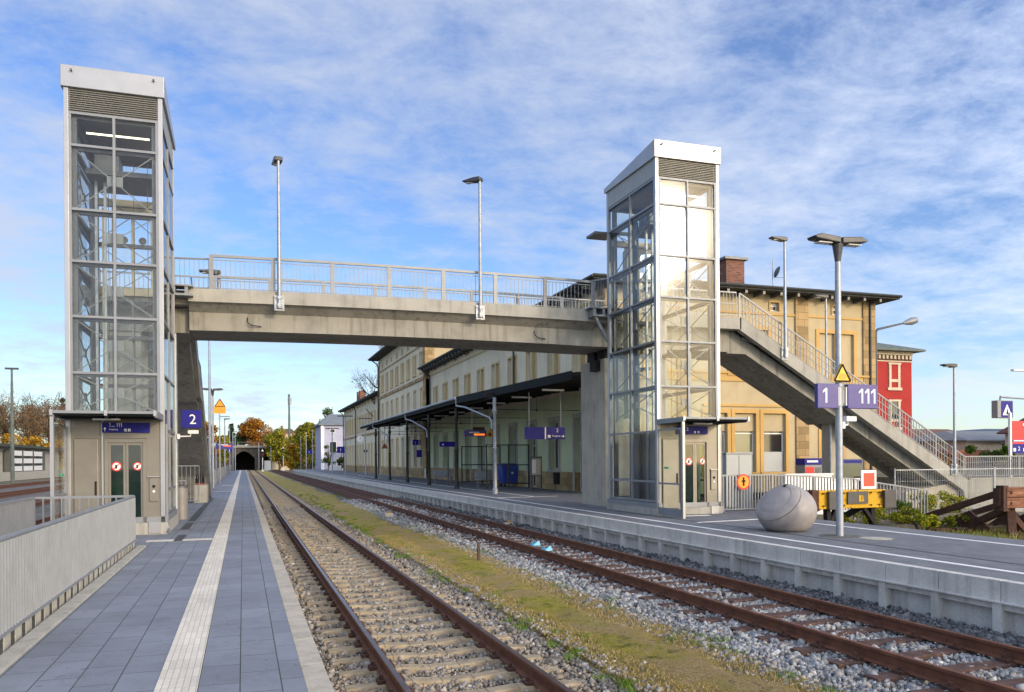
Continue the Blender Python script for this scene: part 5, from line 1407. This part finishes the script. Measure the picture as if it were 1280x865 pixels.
# weeds and small litter
wd = [(17.7, 19.5, 1.35, 1.3, 'weed', 'leafy green weed bush right of the yellow buffer'), (19.0, 19.7, 1.0, 1.5, 'weed', 'yellow flowering weed clump nearest to the rusty struts'), (16.4, 19.2, .7, .9, 'weed', 'yellow green weed clump under the yellow buffer'), (18.1, 18.0, .75, 1.2, 'weed', 'low yellow weed clump at the platform edge'),
      (22.9, 22.6, 1.3, 1.1, 'weed', 'tall yellow weed against the staircase base'), (24.8, 22.9, 1.2, 1.1, 'weed', 'yellow weed at the foot of the mesh fence'), (20.6, 21.2, 1.1, 1.5, 'lf_gr', 'green weed clump below the staircase'), (25.5, 19.5, .8, 1.2, 'weed', 'grassy weed clump right behind the rusty timber beam'), (18.6, 20.6, 1.5, .7, 'lf_br', 'dry brown weed stalks behind the yellow flowers'), (14.9, 18.9, .6, .7, 'lf_gr', 'small green weed beside the left buffer strut'), (19.9, 18.6, .6, 1.2, 'weed', 'sprawling yellow weed in front of the long rusty strut')]
for i, (x, y, h, w_, mt, l) in enumerate(wd): bush('weed', l, (x, y, -.5), h * .82, w_ * .95, mt, 40 + i, 1900, .038, 'weeds by the buffer stops', 'weed')
for x, y, z, l in ((7.35, 20.2, -.57, 'crumpled light blue plastic wrapper between the rails'), (6.95, 18.3, -.50, 'flat light blue plastic scrap beside the near rail')):
    o = MB().hexa([(-.10, -.14, 0), (.12, -.10, .01), (.10, .15, 0), (-.12, .1, .01)], [(-.06, -.1, .05), (.08, -.07, .13), (.05, .12, .04), (-.08, .06, .09)]).build('plastic_litter', 'bluepl' if 'bluepl' in M else 'white'); o.location = (x, y, z); tag(o, l, 'litter')
for x, y, l in ((5.9, 34.5, 'small cream concrete marker block beside the station track'), (9.0, 27.5, 'small cream concrete marker block at the platform wall')):
    t = thing('track_marker', l, 'marker', (x, y, -.7)); MB().box(-.16, .16, -.12, .12, 0, .16).build('base', 'cream', t, bevel=.01); MB().box(-.09, .09, -.05, .05, .16, .24).build('cap', 'sand', t)
o = MB().box(-.03, .03, -.03, .03, 0, .5).build('wooden_peg', 'cream'); o.location = (5.3, 18.5, -.75); o.data.materials[0] = M['bark']; tag(o, 'weathered wooden peg standing in the mossy strip', 'peg')

# ------------------------------------------------------------------ left yard and background
sh = thing('loading_shed', 'long grey loading shed with a dark overhanging roof behind the yard tracks', 'shed', (0, 0, 0))
MB().box(-46, -33, 96, 172, -.8, 4.1).build('wall', 'concp', sh); MB().hexa([(-47, 95, 4.1), (-31.6, 95, 4.1), (-31.6, 173, 4.1), (-47, 173, 4.1)], [(-47, 95, 5.2), (-31.4, 95, 4.45), (-31.4, 173, 4.45), (-47, 173, 5.2)]).build('roof', 'slate2', sh)
MB().box(-33, -31.6, 96, 172, -.8, .45).build('loading_ramp', 'conck', sh); d = MB()
for y in (124, 134, 147, 158): d.box(-33.05, -32.98, y, y + 2.4, .45, 3.4)
d.build('door', 'slate2', sh)
for i, y in enumerate((134.5, 141.0, 147.5)):
    t = thing('pallet_stack', ['nearest', 'middle', 'farthest'][i] + ' stack of white wrapped bundles on the loading ramp', 'stack', (-32.9, y, .45))
    for z in (0, 1.15, 2.3): MB().box(0, 1.0, 0, 5.6, z + .1, z + .85).build('bundle', 'white', t)
    MB().box(0, 1.0, -.1, -.02, 0, 3.3).box(0, 1, 5.62, 5.7, 0, 3.3).box(0, 1.02, -.02, 5.62, 1.0, 1.1).box(0, 1.02, -.02, 5.62, 2.15, 2.25).build('rack', 'dsteel', t)
ym = thing('yard_mast', 'tall dark yard lamp mast at the left picture edge', 'mast', (-27.95, 118, -.7))
MB().tube([(0, 0, 0), (0, 0, 8), (0, 0, 14.4)], [.25, .2, .12], 10).build('pole', 'slate2', ym, smooth=True); MB().box(-.75, .75, -.2, .2, 14.4, 14.62).build('lamp_head', 'lamp', ym)
# wooded bank on the left
bk = MB().add([(-30, 172, -.85), (-48, 178, 4.5), (-62, 190, 6.5), (-120, 230, 12), (-30, 330, -.85), (-60, 330, 8), (-120, 330, 14), (-200, 120, 14), (-200, 330, 16), (-56, 90, -.85), (-75, 110, 4), (-120, 60, 6)],
    [(0, 4, 5, 1), (1, 5, 6, 2), (2, 6, 3), (3, 6, 8, 7), (9, 0, 1, 10), (10, 1, 2), (10, 2, 3, 11), (11, 3, 7)])
struct(bk.build('wooded_bank', 'moss', fix=False))
rnd = random.Random(5)
bl = ['thin brown bare tree on the left bank beside the yard mast', 'bare twiggy tree on the left bank with few rust leaves', 'broad leafless tree on the left bank', 'tall leafless tree at the left picture edge', 'bare tree on the bank close to the left tower', 'slim leafless tree on the bank right of the mast', 'brownish bare tree behind the shed roof', 'thick crowned brown tree on the left bank', 'pale bare tree half behind the left tower', 'last bare tree of the left bank before the tower', 'bare crown in the back row at the left edge', 'bare crown in the back row behind the yard mast', 'front bare tree above the shed middle', 'bare crown in the back row beside the spruce', 'outermost bare tree of the back row']
for i, (x, y, z, h) in enumerate(((-52, 205, 5.5, 10.5), (-48, 198, 5, 10), (-46, 206, 5, 11.5), (-55, 196, 6, 9), (-39, 198, 3.5, 12), (-43, 200, 4.2, 11), (-50.5, 192, 5.2, 8.5), (-42, 208, 4, 13), (-36.5, 205, 3, 12.5), (-34.5, 196, 2.5, 11), (-53, 216, 7, 11), (-47, 218, 6, 11.5), (-42.5, 190, 4, 10), (-38, 216, 4, 12.5), (-57, 208, 7, 11))):
    tree('bare_tree', bl[i], (x, y, z), h, h * .85, 'lf_br', 60 + i, 3600, .15, .15, 22, group='bare trees on the left bank', twigs=True, depth=3)
yl_ = ['yellow shrub above the shed roof at the left edge', 'bright yellow shrub above the shed roof', 'yellow orange shrub above the shed near the mast', 'golden shrub behind the shed close to the tower', 'small golden shrub next to the tower canopy']
for i, (x, y, z) in enumerate(((-44, 168, 3.2), (-41, 170, 3.0), (-38.5, 172, 2.8), (-36, 173, 2.5), (-33.4, 174, 2.2))):
    bush('autumn_shrub', yl_[i], (x, y, z), 4.2, 4.4, 'lf_ye', 80 + i, 900, .2, 'yellow shrubs above the shed')
tree('conifer', 'dark pointed spruce among the bare trees on the left bank', (-40.5, 215, 4), 13.5, 5, 'lf_dg', 90, 1600, .4, .1, 10, True)

# overbridge with tunnel mouth
ob = thing('road_overbridge', 'dark stone road bridge with an arched opening across the tracks', 'bridge', (0, 0, 0))
def arch(x0, x1, zs, zc, n=10): return [(x0 + (x1 - x0) * k / n, zs + (zc - zs) * math.sin(PI * k / n)) for k in range(n + 1)]
a1 = arch(-2.7, 3.1, 2.6, 4.6)
MB().prism([(-16, -.9), (-2.7, -.9)] + a1 + [(3.1, -.9), (4.6, -.9), (4.6, 5.6), (-16, 5.6)], 'y', 238, 250).build('abutment', 'dkstone', ob)
MB().box(10.5, 30, 238, 250, -.9, 5.2).build('abutment', 'dkstone', ob); MB().box(-2.9, 3.3, 249.3, 249.8, -.9, 4.7).build('added_tunnel_backing', 'black', ob); MB().box(4.7, 10.4, 256, 256.4, -.9, 5).build('added_tunnel_backing', 'dkstone', ob)  # backing walls added; the black one paints the shade inside the arch
MB().box(-16, 30, 237.6, 250.4, 5.6, 6.15).build('deck', 'concd', ob); MB().box(4.6, 10.5, 238.2, 249.8, 5.0, 5.6).build('girder', 'black', ob)
f = MB(); fence(f, (-16, 237.8, 6.15), (30, 237.8, 6.15), 1.0, .5, .06, rail=.1); f.build('parapet_railing', 'dsteel', ob)
struct(MB().add([(-16, 250, 5.4), (30, 250, 5.0), (60, 420, 9), (-60, 420, 10), (-16, 250, -.9), (30, 250, -.9)], [(0, 1, 2, 3), (4, 5, 1, 0)]).build('bank', 'moss'))
struct(MB().add([(-16, 238, -.86), (-16, 250, 5.6), (-40, 300, 8), (-40, 238, -.86), (30, 238, -.86), (30, 250, 5.4), (70, 300, 8), (70, 238, -.86)], [(0, 1, 2, 3), (4, 7, 6, 5)]).build('bank', 'moss'))
tree('autumn_tree', 'large round orange autumn tree above the road bridge', (3.6, 268, 5.0), 10.6, 10.5, 'lf_or', 101, 5200, .36, .15, 30)
tree('conifer', 'dark green conifer left of the orange autumn tree', (-3.4, 262, 4.8), 8.6, 5.8, 'lf_dg', 102, 3000, .34, .1, 14, True)
tree('dark_tree', 'dark green rounded tree behind the left platform end', (-.6, 272, 5.2), 8.9, 6.4, 'lf_dg', 103, 3000, .34, .2, 12)
tree('autumn_tree', 'rust coloured tree behind the yellow warning sign', (-7.5, 190, -.5), 11.5, 7, 'lf_or', 104, 2600, .34, .2, 16)
tree('autumn_tree', 'brown orange tree partly hidden by the left stairs', (-9.5, 150, -.5), 11.5, 6, 'lf_or', 113, 2200, .3, .2, 14)
tree('dark_tree', 'olive tree behind the platform lamps on the left', (-4.8, 222, -.5), 8.8, 6, 'lf_yg', 105, 3000, .34, .15, 12)
tree('broadleaf_tree', 'green and yellow tree in front of the orange house', (9.2, 226, .3), 10.4, 8.6, 'lf_yg', 106, 5600, .32, .15, 18)
tree('broadleaf_tree', 'yellow green tree between the antenna mast and the lilac house', (14.0, 190, -.2), 10.9, 7.6, 'lf_yg', 107, 6000, .30, .12, 20)
tree('broadleaf_tree', 'low golden tree right below the antenna mast', (11.5, 196, -.3), 5.8, 5.2, 'lf_ye', 108, 2600, .28, .1, 12)
tree('broadleaf_tree', 'light green tree behind the red roofed far house', (19.5, 225, 1.5), 9.9, 7, 'lf_yg', 109, 3200, .34, .15, 12)
tree('broadleaf_tree', 'yellow green tree covering the right end of the road bridge', (8.4, 236, .5), 8.6, 6.6, 'lf_yg', 121, 3600, .32, .12, 18)
tree('broadleaf_tree', 'olive green tree behind the low golden tree', (12.6, 208, -.3), 8.4, 6.4, 'lf_yg', 122, 3600, .30, .12, 18)
bush('bush', 'long yellow green hedge at the foot of the antenna mast', (12.2, 192, -.5), 2.4, 5.0, 'lf_yg', 123, 1800, .2)
bush('bush', 'wide green shrub beside the far platform end', (15.4, 178, -.4), 2.2, 4.4, 'lf_gr', 124, 1600, .2)
tree('bare_tree', 'leafless tree behind the middle of the station building', (17.2, 103, 3), 12.8, 8.5, 'lf_br', 110, 260, .12, .2, 10, twigs=True, depth=5)
tree('broadleaf_tree', 'thin grey green tree behind the lilac house', (18.6, 186, .5), 13.6, 5, 'lf_gr', 111, 1300, .22, .45, 14)
bush('bush', 'round green bush beside the lilac house', (17.5, 148, 0), 2.6, 3.4, 'lf_gr', 112, 1200, .2)
bush('bush', 'wispy grey green bush in front of the lilac house', (15.0, 152, 0), 5.2, 2.6, 'lf_gr', 114, 500, .16)
bush('bush', 'clipped golden hedge in front of the white low house', (9.6, 228, -.2), 2.6, 4.6, 'lf_ye', 115, 1500, .24)
bush('bush', 'dark green shrub at the right by the street railing', (66, 57, .8), 2.3, 6.0, 'lf_gr', 116, 1500, .22)
bush('bush', 'orange shrub left of the dark green street shrub', (60.5, 57, .8), 1.3, 2.4, 'lf_or', 117, 600, .18)
def house(name, label, x0, x1, y0, y1, z0, ze, zr, wm, rm, wins=(), ridge='x', ov=.5, chim=None):
    t = thing(name, label, 'house', (0, 0, 0))
    MB().box(x0, x1, y0, y1, z0, ze).build('wall', wm, t); mb = MB(); xm = (x0 + x1) / 2; ym_ = (y0 + y1) / 2
    X0, X1, Y0, Y1 = x0 - ov, x1 + ov, y0 - ov, y1 + ov
    if ridge == 'x': i = min((y1 - y0) / 2, (x1 - x0) * .3); R = [(x0 + i * .6, ym_, zr), (x1 - i * .6, ym_, zr)]; F = [(0, 1, 5, 4), (1, 2, 5), (2, 3, 4, 5), (3, 0, 4)]
    else: i = 1.0; R = [(xm, y0 + i, zr), (xm, y1 - i, zr)]; F = [(0, 1, 4), (1, 2, 5, 4), (2, 3, 5), (3, 0, 4, 5)]
    mb.add([(X0, Y0, ze), (X1, Y0, ze), (X1, Y1, ze), (X0, Y1, ze)] + R + [(X0, Y0, ze - .15), (X1, Y0, ze - .15), (X1, Y1, ze - .15), (X0, Y1, ze - .15)], F + [(6, 7, 1, 0), (7, 8, 2, 1), (8, 9, 3, 2), (9, 6, 0, 3), (9, 8, 7, 6)])
    ro = mb.build('roof', rm, t)
    for (a, b, c, d) in wins:
        f = MB().box(a - .12, b + .12, y0 - .06, y0 + .02, c - .12, d + .12).build('window', 'offw', t); MB().box(a, b, y0 - .08, y0 - .061, c, d).build('pane', 'wpane', f)
    if chim: MB().box(chim - .4, chim + .4, ym_ - .4, ym_ + .4, zr - 1, zr + 1.1).build('chimney', 'brick', ro)
    return t
house('house', 'orange rendered house above the far trees', 6.5, 12.6, 300, 310, 2, 10.6, 12.6, 'orangew', 'tile', chim=9.8)
house('house', 'pink gabled house behind the antenna mast', 12.4, 17.4, 296, 306, 2, 11.8, 13.4, 'pinkw', 'tile', chim=13.2)
house('house', 'far house with a red tiled roof right of the mast', 16.2, 22, 262, 272, 0, 11.4, 13.4, 'pinkw', 'tile')
house('house', 'low white house with a dark roof beside the signals', 7.6, 12.2, 234, 242, -.8, 2.0, 4.4, 'cream', 'slate')
lh = house('house', 'lilac two storey house with a grey hipped roof beyond the station', 14.4, 27, 160, 174, -.6, 8.8, 11.2, 'lilac', 'greyroof', [(16.1, 16.9, 7.3, 7.8), (16.0, 17.2, 3.3, 5.4), (18.7, 19.9, 3.3, 5.4)], ov=.6)
q = MB().box(14.3, 14.9, 159.9, 160.0, -.6, 8.6).build('corner_trim', 'white', lh)
t = thing('porch_roof', 'grey curved porch roof in front of the lilac house', 'porch', (16.2, 155, 0)); MB().prism([(0, 2.9), (1.2, 3.7), (4.5, 4.0), (4.5, 4.15), (1.1, 3.85), (0, 3.0)], 'y', 0, 3).build('roof', 'greyroof', t); MB().box(1.4, 1.55, .1, .25, 0, 3.6).box(4.2, 4.35, .1, .25, 0, 3.8).build('post', 'dsteel', t)
t = tag(MB().box(13.9, 15.9, 140, 141, .08, .9).build('planter', 'offw', None, bevel=.03), 'white stone planter at the far end of the station platform', 'planter')
rh = thing('red_house', 'tall red house with cream window trim and a green hipped roof', 'house', (0, 0, 0))
MB().box(60, 69.4, 70, 84, .5, 12.4).build('wall', 'redwall', rh)
MB().add([(59, 69, 13.3), (70.4, 69, 13.3), (70.4, 85, 13.3), (59, 85, 13.3), (64, 75, 15.3), (65.5, 78, 15.3), (59, 69, 13.1), (70.4, 69, 13.1), (70.4, 85, 13.1), (59, 85, 13.1)], [(0, 1, 4), (1, 2, 5, 4), (2, 3, 5), (3, 0, 4, 5), (6, 7, 1, 0), (7, 8, 2, 1), (8, 9, 3, 2), (9, 6, 0, 3), (9, 8, 7, 6)]).build('roof', 'slate2', rh)
c = MB().box(59.9, 69.5, 69.9, 84.1, 12.75, 13.12).box(59.95, 69.45, 69.95, 84.05, 12.0, 12.12); c.build('cornice', 'cream', rh)
d = MB(); x = 60.2
while x < 69.3: d.box(x, x + .26, 69.9, 70.0, 12.3, 12.7); x += .52
d.build('dentil', 'cream', rh); MB().box(59.97, 69.43, 69.96, 70, 12.12, 12.75).build('frieze', 'rust', rh)
for a in (66.25, 62.4):
    for zb, zt in ((8.9, 11.9), (4.6, 7.9)):
        f = MB().box(a, a + .3, 69.88, 70, zb + .3, zt - .2).box(a + 1.2, a + 1.5, 69.88, 70, zb + .3, zt - .2).box(a - .1, a + 1.6, 69.86, 70, zt - .2, zt).box(a - .2, a + 1.7, 69.84, 70, zb, zb + .3).box(a + .3, a + 1.2, 69.9, 70, zb + .9, zb + 1.2).build('window', 'cream', rh)
        MB().box(a + .3, a + 1.2, 69.95, 70.0, zb + 1.2, zt - .2).build('pane', 'redwall' if zb > 8 else 'wpane', f)
house('house', 'low cream house with a grey roof right of the staircase', 70.5, 84, 64, 74, .8, 3.4, 4.5, 'cream', 'greyroof', [(75.2, 75.8, 1.9, 3.0), (78.2, 78.9, 1.9, 3.0)])
house('house', 'cream house with a steep brown tiled roof at the right edge', 71.0, 84, 52, 60, .8, 4.0, 7.2, 'cream', 'tile', [(74.6, 75.3, 1.6, 3.0)])
house('house', 'distant low house with a long red brown roof', 92, 112, 96, 108, .8, 4.2, 6.1, 'cream', 'tile')
t = tag(MB().box(64.5, 70.2, 61, 62, .8, 2.3).build('garden_wall', 'redtile'), 'low red brown wall in front of the grey roofed house', 'wall')

# signals, mast, distant poles
def signal(label, loc, h):
    t = thing('railway_signal', label, 'signal', loc)
    MB().tube([(0, 0, 0), (0, 0, h)], .09, 8).build('post', 'white', t); MB().box(-.4, .4, -.15, .15, h - .9, h + .5).build('signal_head', 'black', t); MB().disc((0, -.17, h - .2), .10, 'y', .02, 14).build('red_lamp', 'sigglow', t)
    MB().box(-.28, .28, -.28, .28, 0, .5).build('base', 'white', t)
    MB().prism([(-.3, h + .55), (.3, h + .55), (0, h + 1.1)], 'y', -.03, .03).build('marker_board', 'offw', t)
signal('white posted signal right of the middle track', (4.35, 200, -.75), 4.3)
signal('signal with red head in front of the white low house', (9.75, 215, -.75), 5.2)
t = thing('antenna_mast', 'very tall grey antenna mast beyond the station', 'mast', (12.4, 236, -.6))
MB().tube([(0, 0, 0), (0, 0, 10), (0, 0, 20.6)], [.42, .34, .22], 12).build('pole', 'slate2', t, smooth=True)
a = MB()
for k in range(3): a.box(.5 * math.cos(k * 2.1) - .1, .5 * math.cos(k * 2.1) + .1, .5 * math.sin(k * 2.1) - .1, .5 * math.sin(k * 2.1) + .1, 18.2, 20.1)
a.lathe([(.3, 20.4), (.3, 21.2)], 10); a.build('antenna', 'dsteel', t)
def pole(label, loc, h, arm=0, sign=None, group='poles on the far platform'):
    t = thing('platform_pole', label, 'pole', loc, group); MB().tube([(0, 0, 0), (0, 0, h)], [.09, .06], 8).build('pole', 'galv', t)
    if arm: MB().box(-arm, arm, -.12, .12, h, h + .12).build('lamp_head', 'lamp', t)
    if sign: MB().box(-1.0, -.1, -.04, .04, sign, sign + .75).build('sign_board', 'blue', t); text('lettering', '1', .5, (-.7, -.05, sign + .18), t)
for y, h, arm, sg, l in ((175, 7, 0, None, 'farthest plain pole at the end of the station platform'), (160, 7.3, 0, None, 'second plain pole from the far platform end'), (145, 7.1, 0, 2.9, 'far pole carrying a small blue platform sign'), (112, 6.0, .9, None, 'twin lamp in front of the lilac house'), (97, 6.9, .9, 2.6, 'twin lamp with blue sign at the far building corner')):
    pole(l, (11.5, y, .05), h, arm, sg)
t = tag(MB().tube([(4.9, 228, -.8), (4.9, 228, 11.6)], [.1, .07], 8).build('lamp_pole', 'slate2'), 'slim dark pole standing right of the road bridge arch', 'pole')
for x, y, h, l in ((3.9, 222, 6.6, 'short pole near the white posted signal'), (6.4, 205, 5.4, 'thin pale pole between the two signals')):
    tag(MB().tube([(x, y, -.8), (x, y, h)], [.09, .06], 8).build('lamp_pole', 'galv'), l, 'pole')
t = tag(MB().box(5.3, 7.0, 224, 226, -.8, 1.9).build('relay_box', 'cabg', bevel=.05), 'grey white relay cabinet behind the signals', 'cabinet')
# far blue hills
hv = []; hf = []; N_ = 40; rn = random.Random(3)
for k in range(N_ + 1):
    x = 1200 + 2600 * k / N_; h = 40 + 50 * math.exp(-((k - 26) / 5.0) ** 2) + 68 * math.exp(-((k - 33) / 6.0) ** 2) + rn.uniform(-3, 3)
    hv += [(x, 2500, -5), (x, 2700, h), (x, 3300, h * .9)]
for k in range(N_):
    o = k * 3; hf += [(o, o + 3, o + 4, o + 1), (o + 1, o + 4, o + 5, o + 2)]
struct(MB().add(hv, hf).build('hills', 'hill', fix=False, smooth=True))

# ------------------------------------------------------------------ sky, sun, camera
SUN = Vector((.47, -.88, .27)).normalized()
w = bpy.data.worlds.new('World'); SC.world = w; w.use_nodes = True
nt = w.node_tree; nt.nodes.clear()
out = nt.nodes.new('ShaderNodeOutputWorld')
sky = nt.nodes.new('ShaderNodeTexSky'); sky.sky_type = 'NISHITA'; sky.sun_disc = False
sky.sun_elevation = math.asin(SUN.z); sky.sun_rotation = math.atan2(SUN.x, SUN.y)
sky.altitude = 500; sky.air_density = 1.0; sky.dust_density = .6; sky.ozone_density = 2.5
hs = node(nt, 'ShaderNodeHueSaturation'); hs.inputs['Saturation'].default_value = 1.22; hs.inputs['Value'].default_value = .97; hs.inputs['Hue'].default_value = .515
nt.links.new(sky.outputs[0], hs.inputs['Color'])
bg1 = node(nt, 'ShaderNodeBackground'); bg1.inputs['Strength'].default_value = .14; nt.links.new(hs.outputs[0], bg1.inputs['Color'])
tc = node(nt, 'ShaderNodeTexCoord'); sep = node(nt, 'ShaderNodeSeparateXYZ'); nt.links.new(tc.outputs['Generated'], sep.inputs[0])
def math_(op, a, b=None):
    m = node(nt, 'ShaderNodeMath', operation=op)
    for i, v in enumerate((a, b)):
        if v is None: continue
        if hasattr(v, 'is_output'): nt.links.new(v, m.inputs[i])
        else: m.inputs[i].default_value = v
    return m.outputs[0]
zz = math_('ADD', math_('MAXIMUM', sep.outputs['Z'], 0.0), .16)
cb = node(nt, 'ShaderNodeCombineXYZ'); nt.links.new(math_('DIVIDE', sep.outputs['X'], zz), cb.inputs['X']); nt.links.new(math_('DIVIDE', sep.outputs['Y'], zz), cb.inputs['Y'])
mp = node(nt, 'ShaderNodeMapping'); mp.inputs['Rotation'].default_value = (0, 0, math.radians(28)); mp.inputs['Scale'].default_value = (.92, 1.1, 1); mp.inputs['Location'].default_value = (3.1, .7, 0)
nt.links.new(cb.outputs[0], mp.inputs['Vector'])
n1 = noise(nt, mp.outputs[0], 1.15, 7, .55, .15); n2 = noise(nt, mp.outputs[0], 5.2, 8, .68, .2)
cv = math_('ADD', math_('MULTIPLY', n1, .55), math_('MULTIPLY', n2, .45))
cf = ramp(nt, cv, [(.40, (.12,) * 3), (.50, (.48,) * 3), (.60, (.82,) * 3)])
# thin cloud scatters sunlight forward: brighter towards the sun
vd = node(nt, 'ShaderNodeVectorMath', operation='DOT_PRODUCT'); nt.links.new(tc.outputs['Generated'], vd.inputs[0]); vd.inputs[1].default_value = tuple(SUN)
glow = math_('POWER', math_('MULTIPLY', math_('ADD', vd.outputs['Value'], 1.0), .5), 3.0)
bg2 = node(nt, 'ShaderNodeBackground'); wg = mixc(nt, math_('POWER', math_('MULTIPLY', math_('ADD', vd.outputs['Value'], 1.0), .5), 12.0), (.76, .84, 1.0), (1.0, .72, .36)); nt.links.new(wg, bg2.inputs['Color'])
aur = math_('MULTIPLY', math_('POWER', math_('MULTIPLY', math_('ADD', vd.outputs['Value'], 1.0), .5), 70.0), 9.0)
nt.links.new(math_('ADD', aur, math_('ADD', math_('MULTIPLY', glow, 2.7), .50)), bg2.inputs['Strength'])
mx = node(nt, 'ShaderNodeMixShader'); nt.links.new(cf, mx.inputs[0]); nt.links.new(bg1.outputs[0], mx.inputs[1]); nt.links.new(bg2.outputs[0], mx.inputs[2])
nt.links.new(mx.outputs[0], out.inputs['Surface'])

ld = bpy.data.lights.new('sun', 'SUN'); ld.energy = 1.0; ld.angle = math.radians(5); ld.color = (1, .86, .66)
lo = bpy.data.objects.new('sun', ld); COL.objects.link(lo); lo.rotation_euler = SUN.to_track_quat('Z', 'Y').to_euler(); lo.location = SUN * 60

F = 1010.0; cd = bpy.data.cameras.new('camera'); co = bpy.data.objects.new('camera', cd); COL.objects.link(co)
cd.sensor_width = 36; cd.sensor_fit = 'HORIZONTAL'; cd.lens = F / 1280 * 36; cd.shift_y = (574.5 - 432.5) / 1280; cd.clip_start = .1; cd.clip_end = 8000
yaw = math.atan(336 / F); ph = math.radians(.43)
r_ = Vector((math.cos(yaw), -math.sin(yaw), 0)); fw = Vector((math.sin(yaw), math.cos(yaw), 0)); u_ = Vector((0, 0, 1))
R = r_ * math.cos(ph) - u_ * math.sin(ph); U = u_ * math.cos(ph) + r_ * math.sin(ph)
m4 = Matrix(((R.x, U.x, -fw.x, 0), (R.y, U.y, -fw.y, 0), (R.z, U.z, -fw.z, 1.71), (0, 0, 0, 1)))
co.matrix_world = m4; SC.camera = co
vs = SC.view_settings; vs.view_transform = 'Standard'; vs.look = 'None'; vs.exposure = 0.74; vs.gamma = 1; vs.use_curve_mapping = False
SC.render.engine = 'CYCLES'; SC.cycles.transparent_max_bounces = 32; SC.cycles.max_bounces = 8
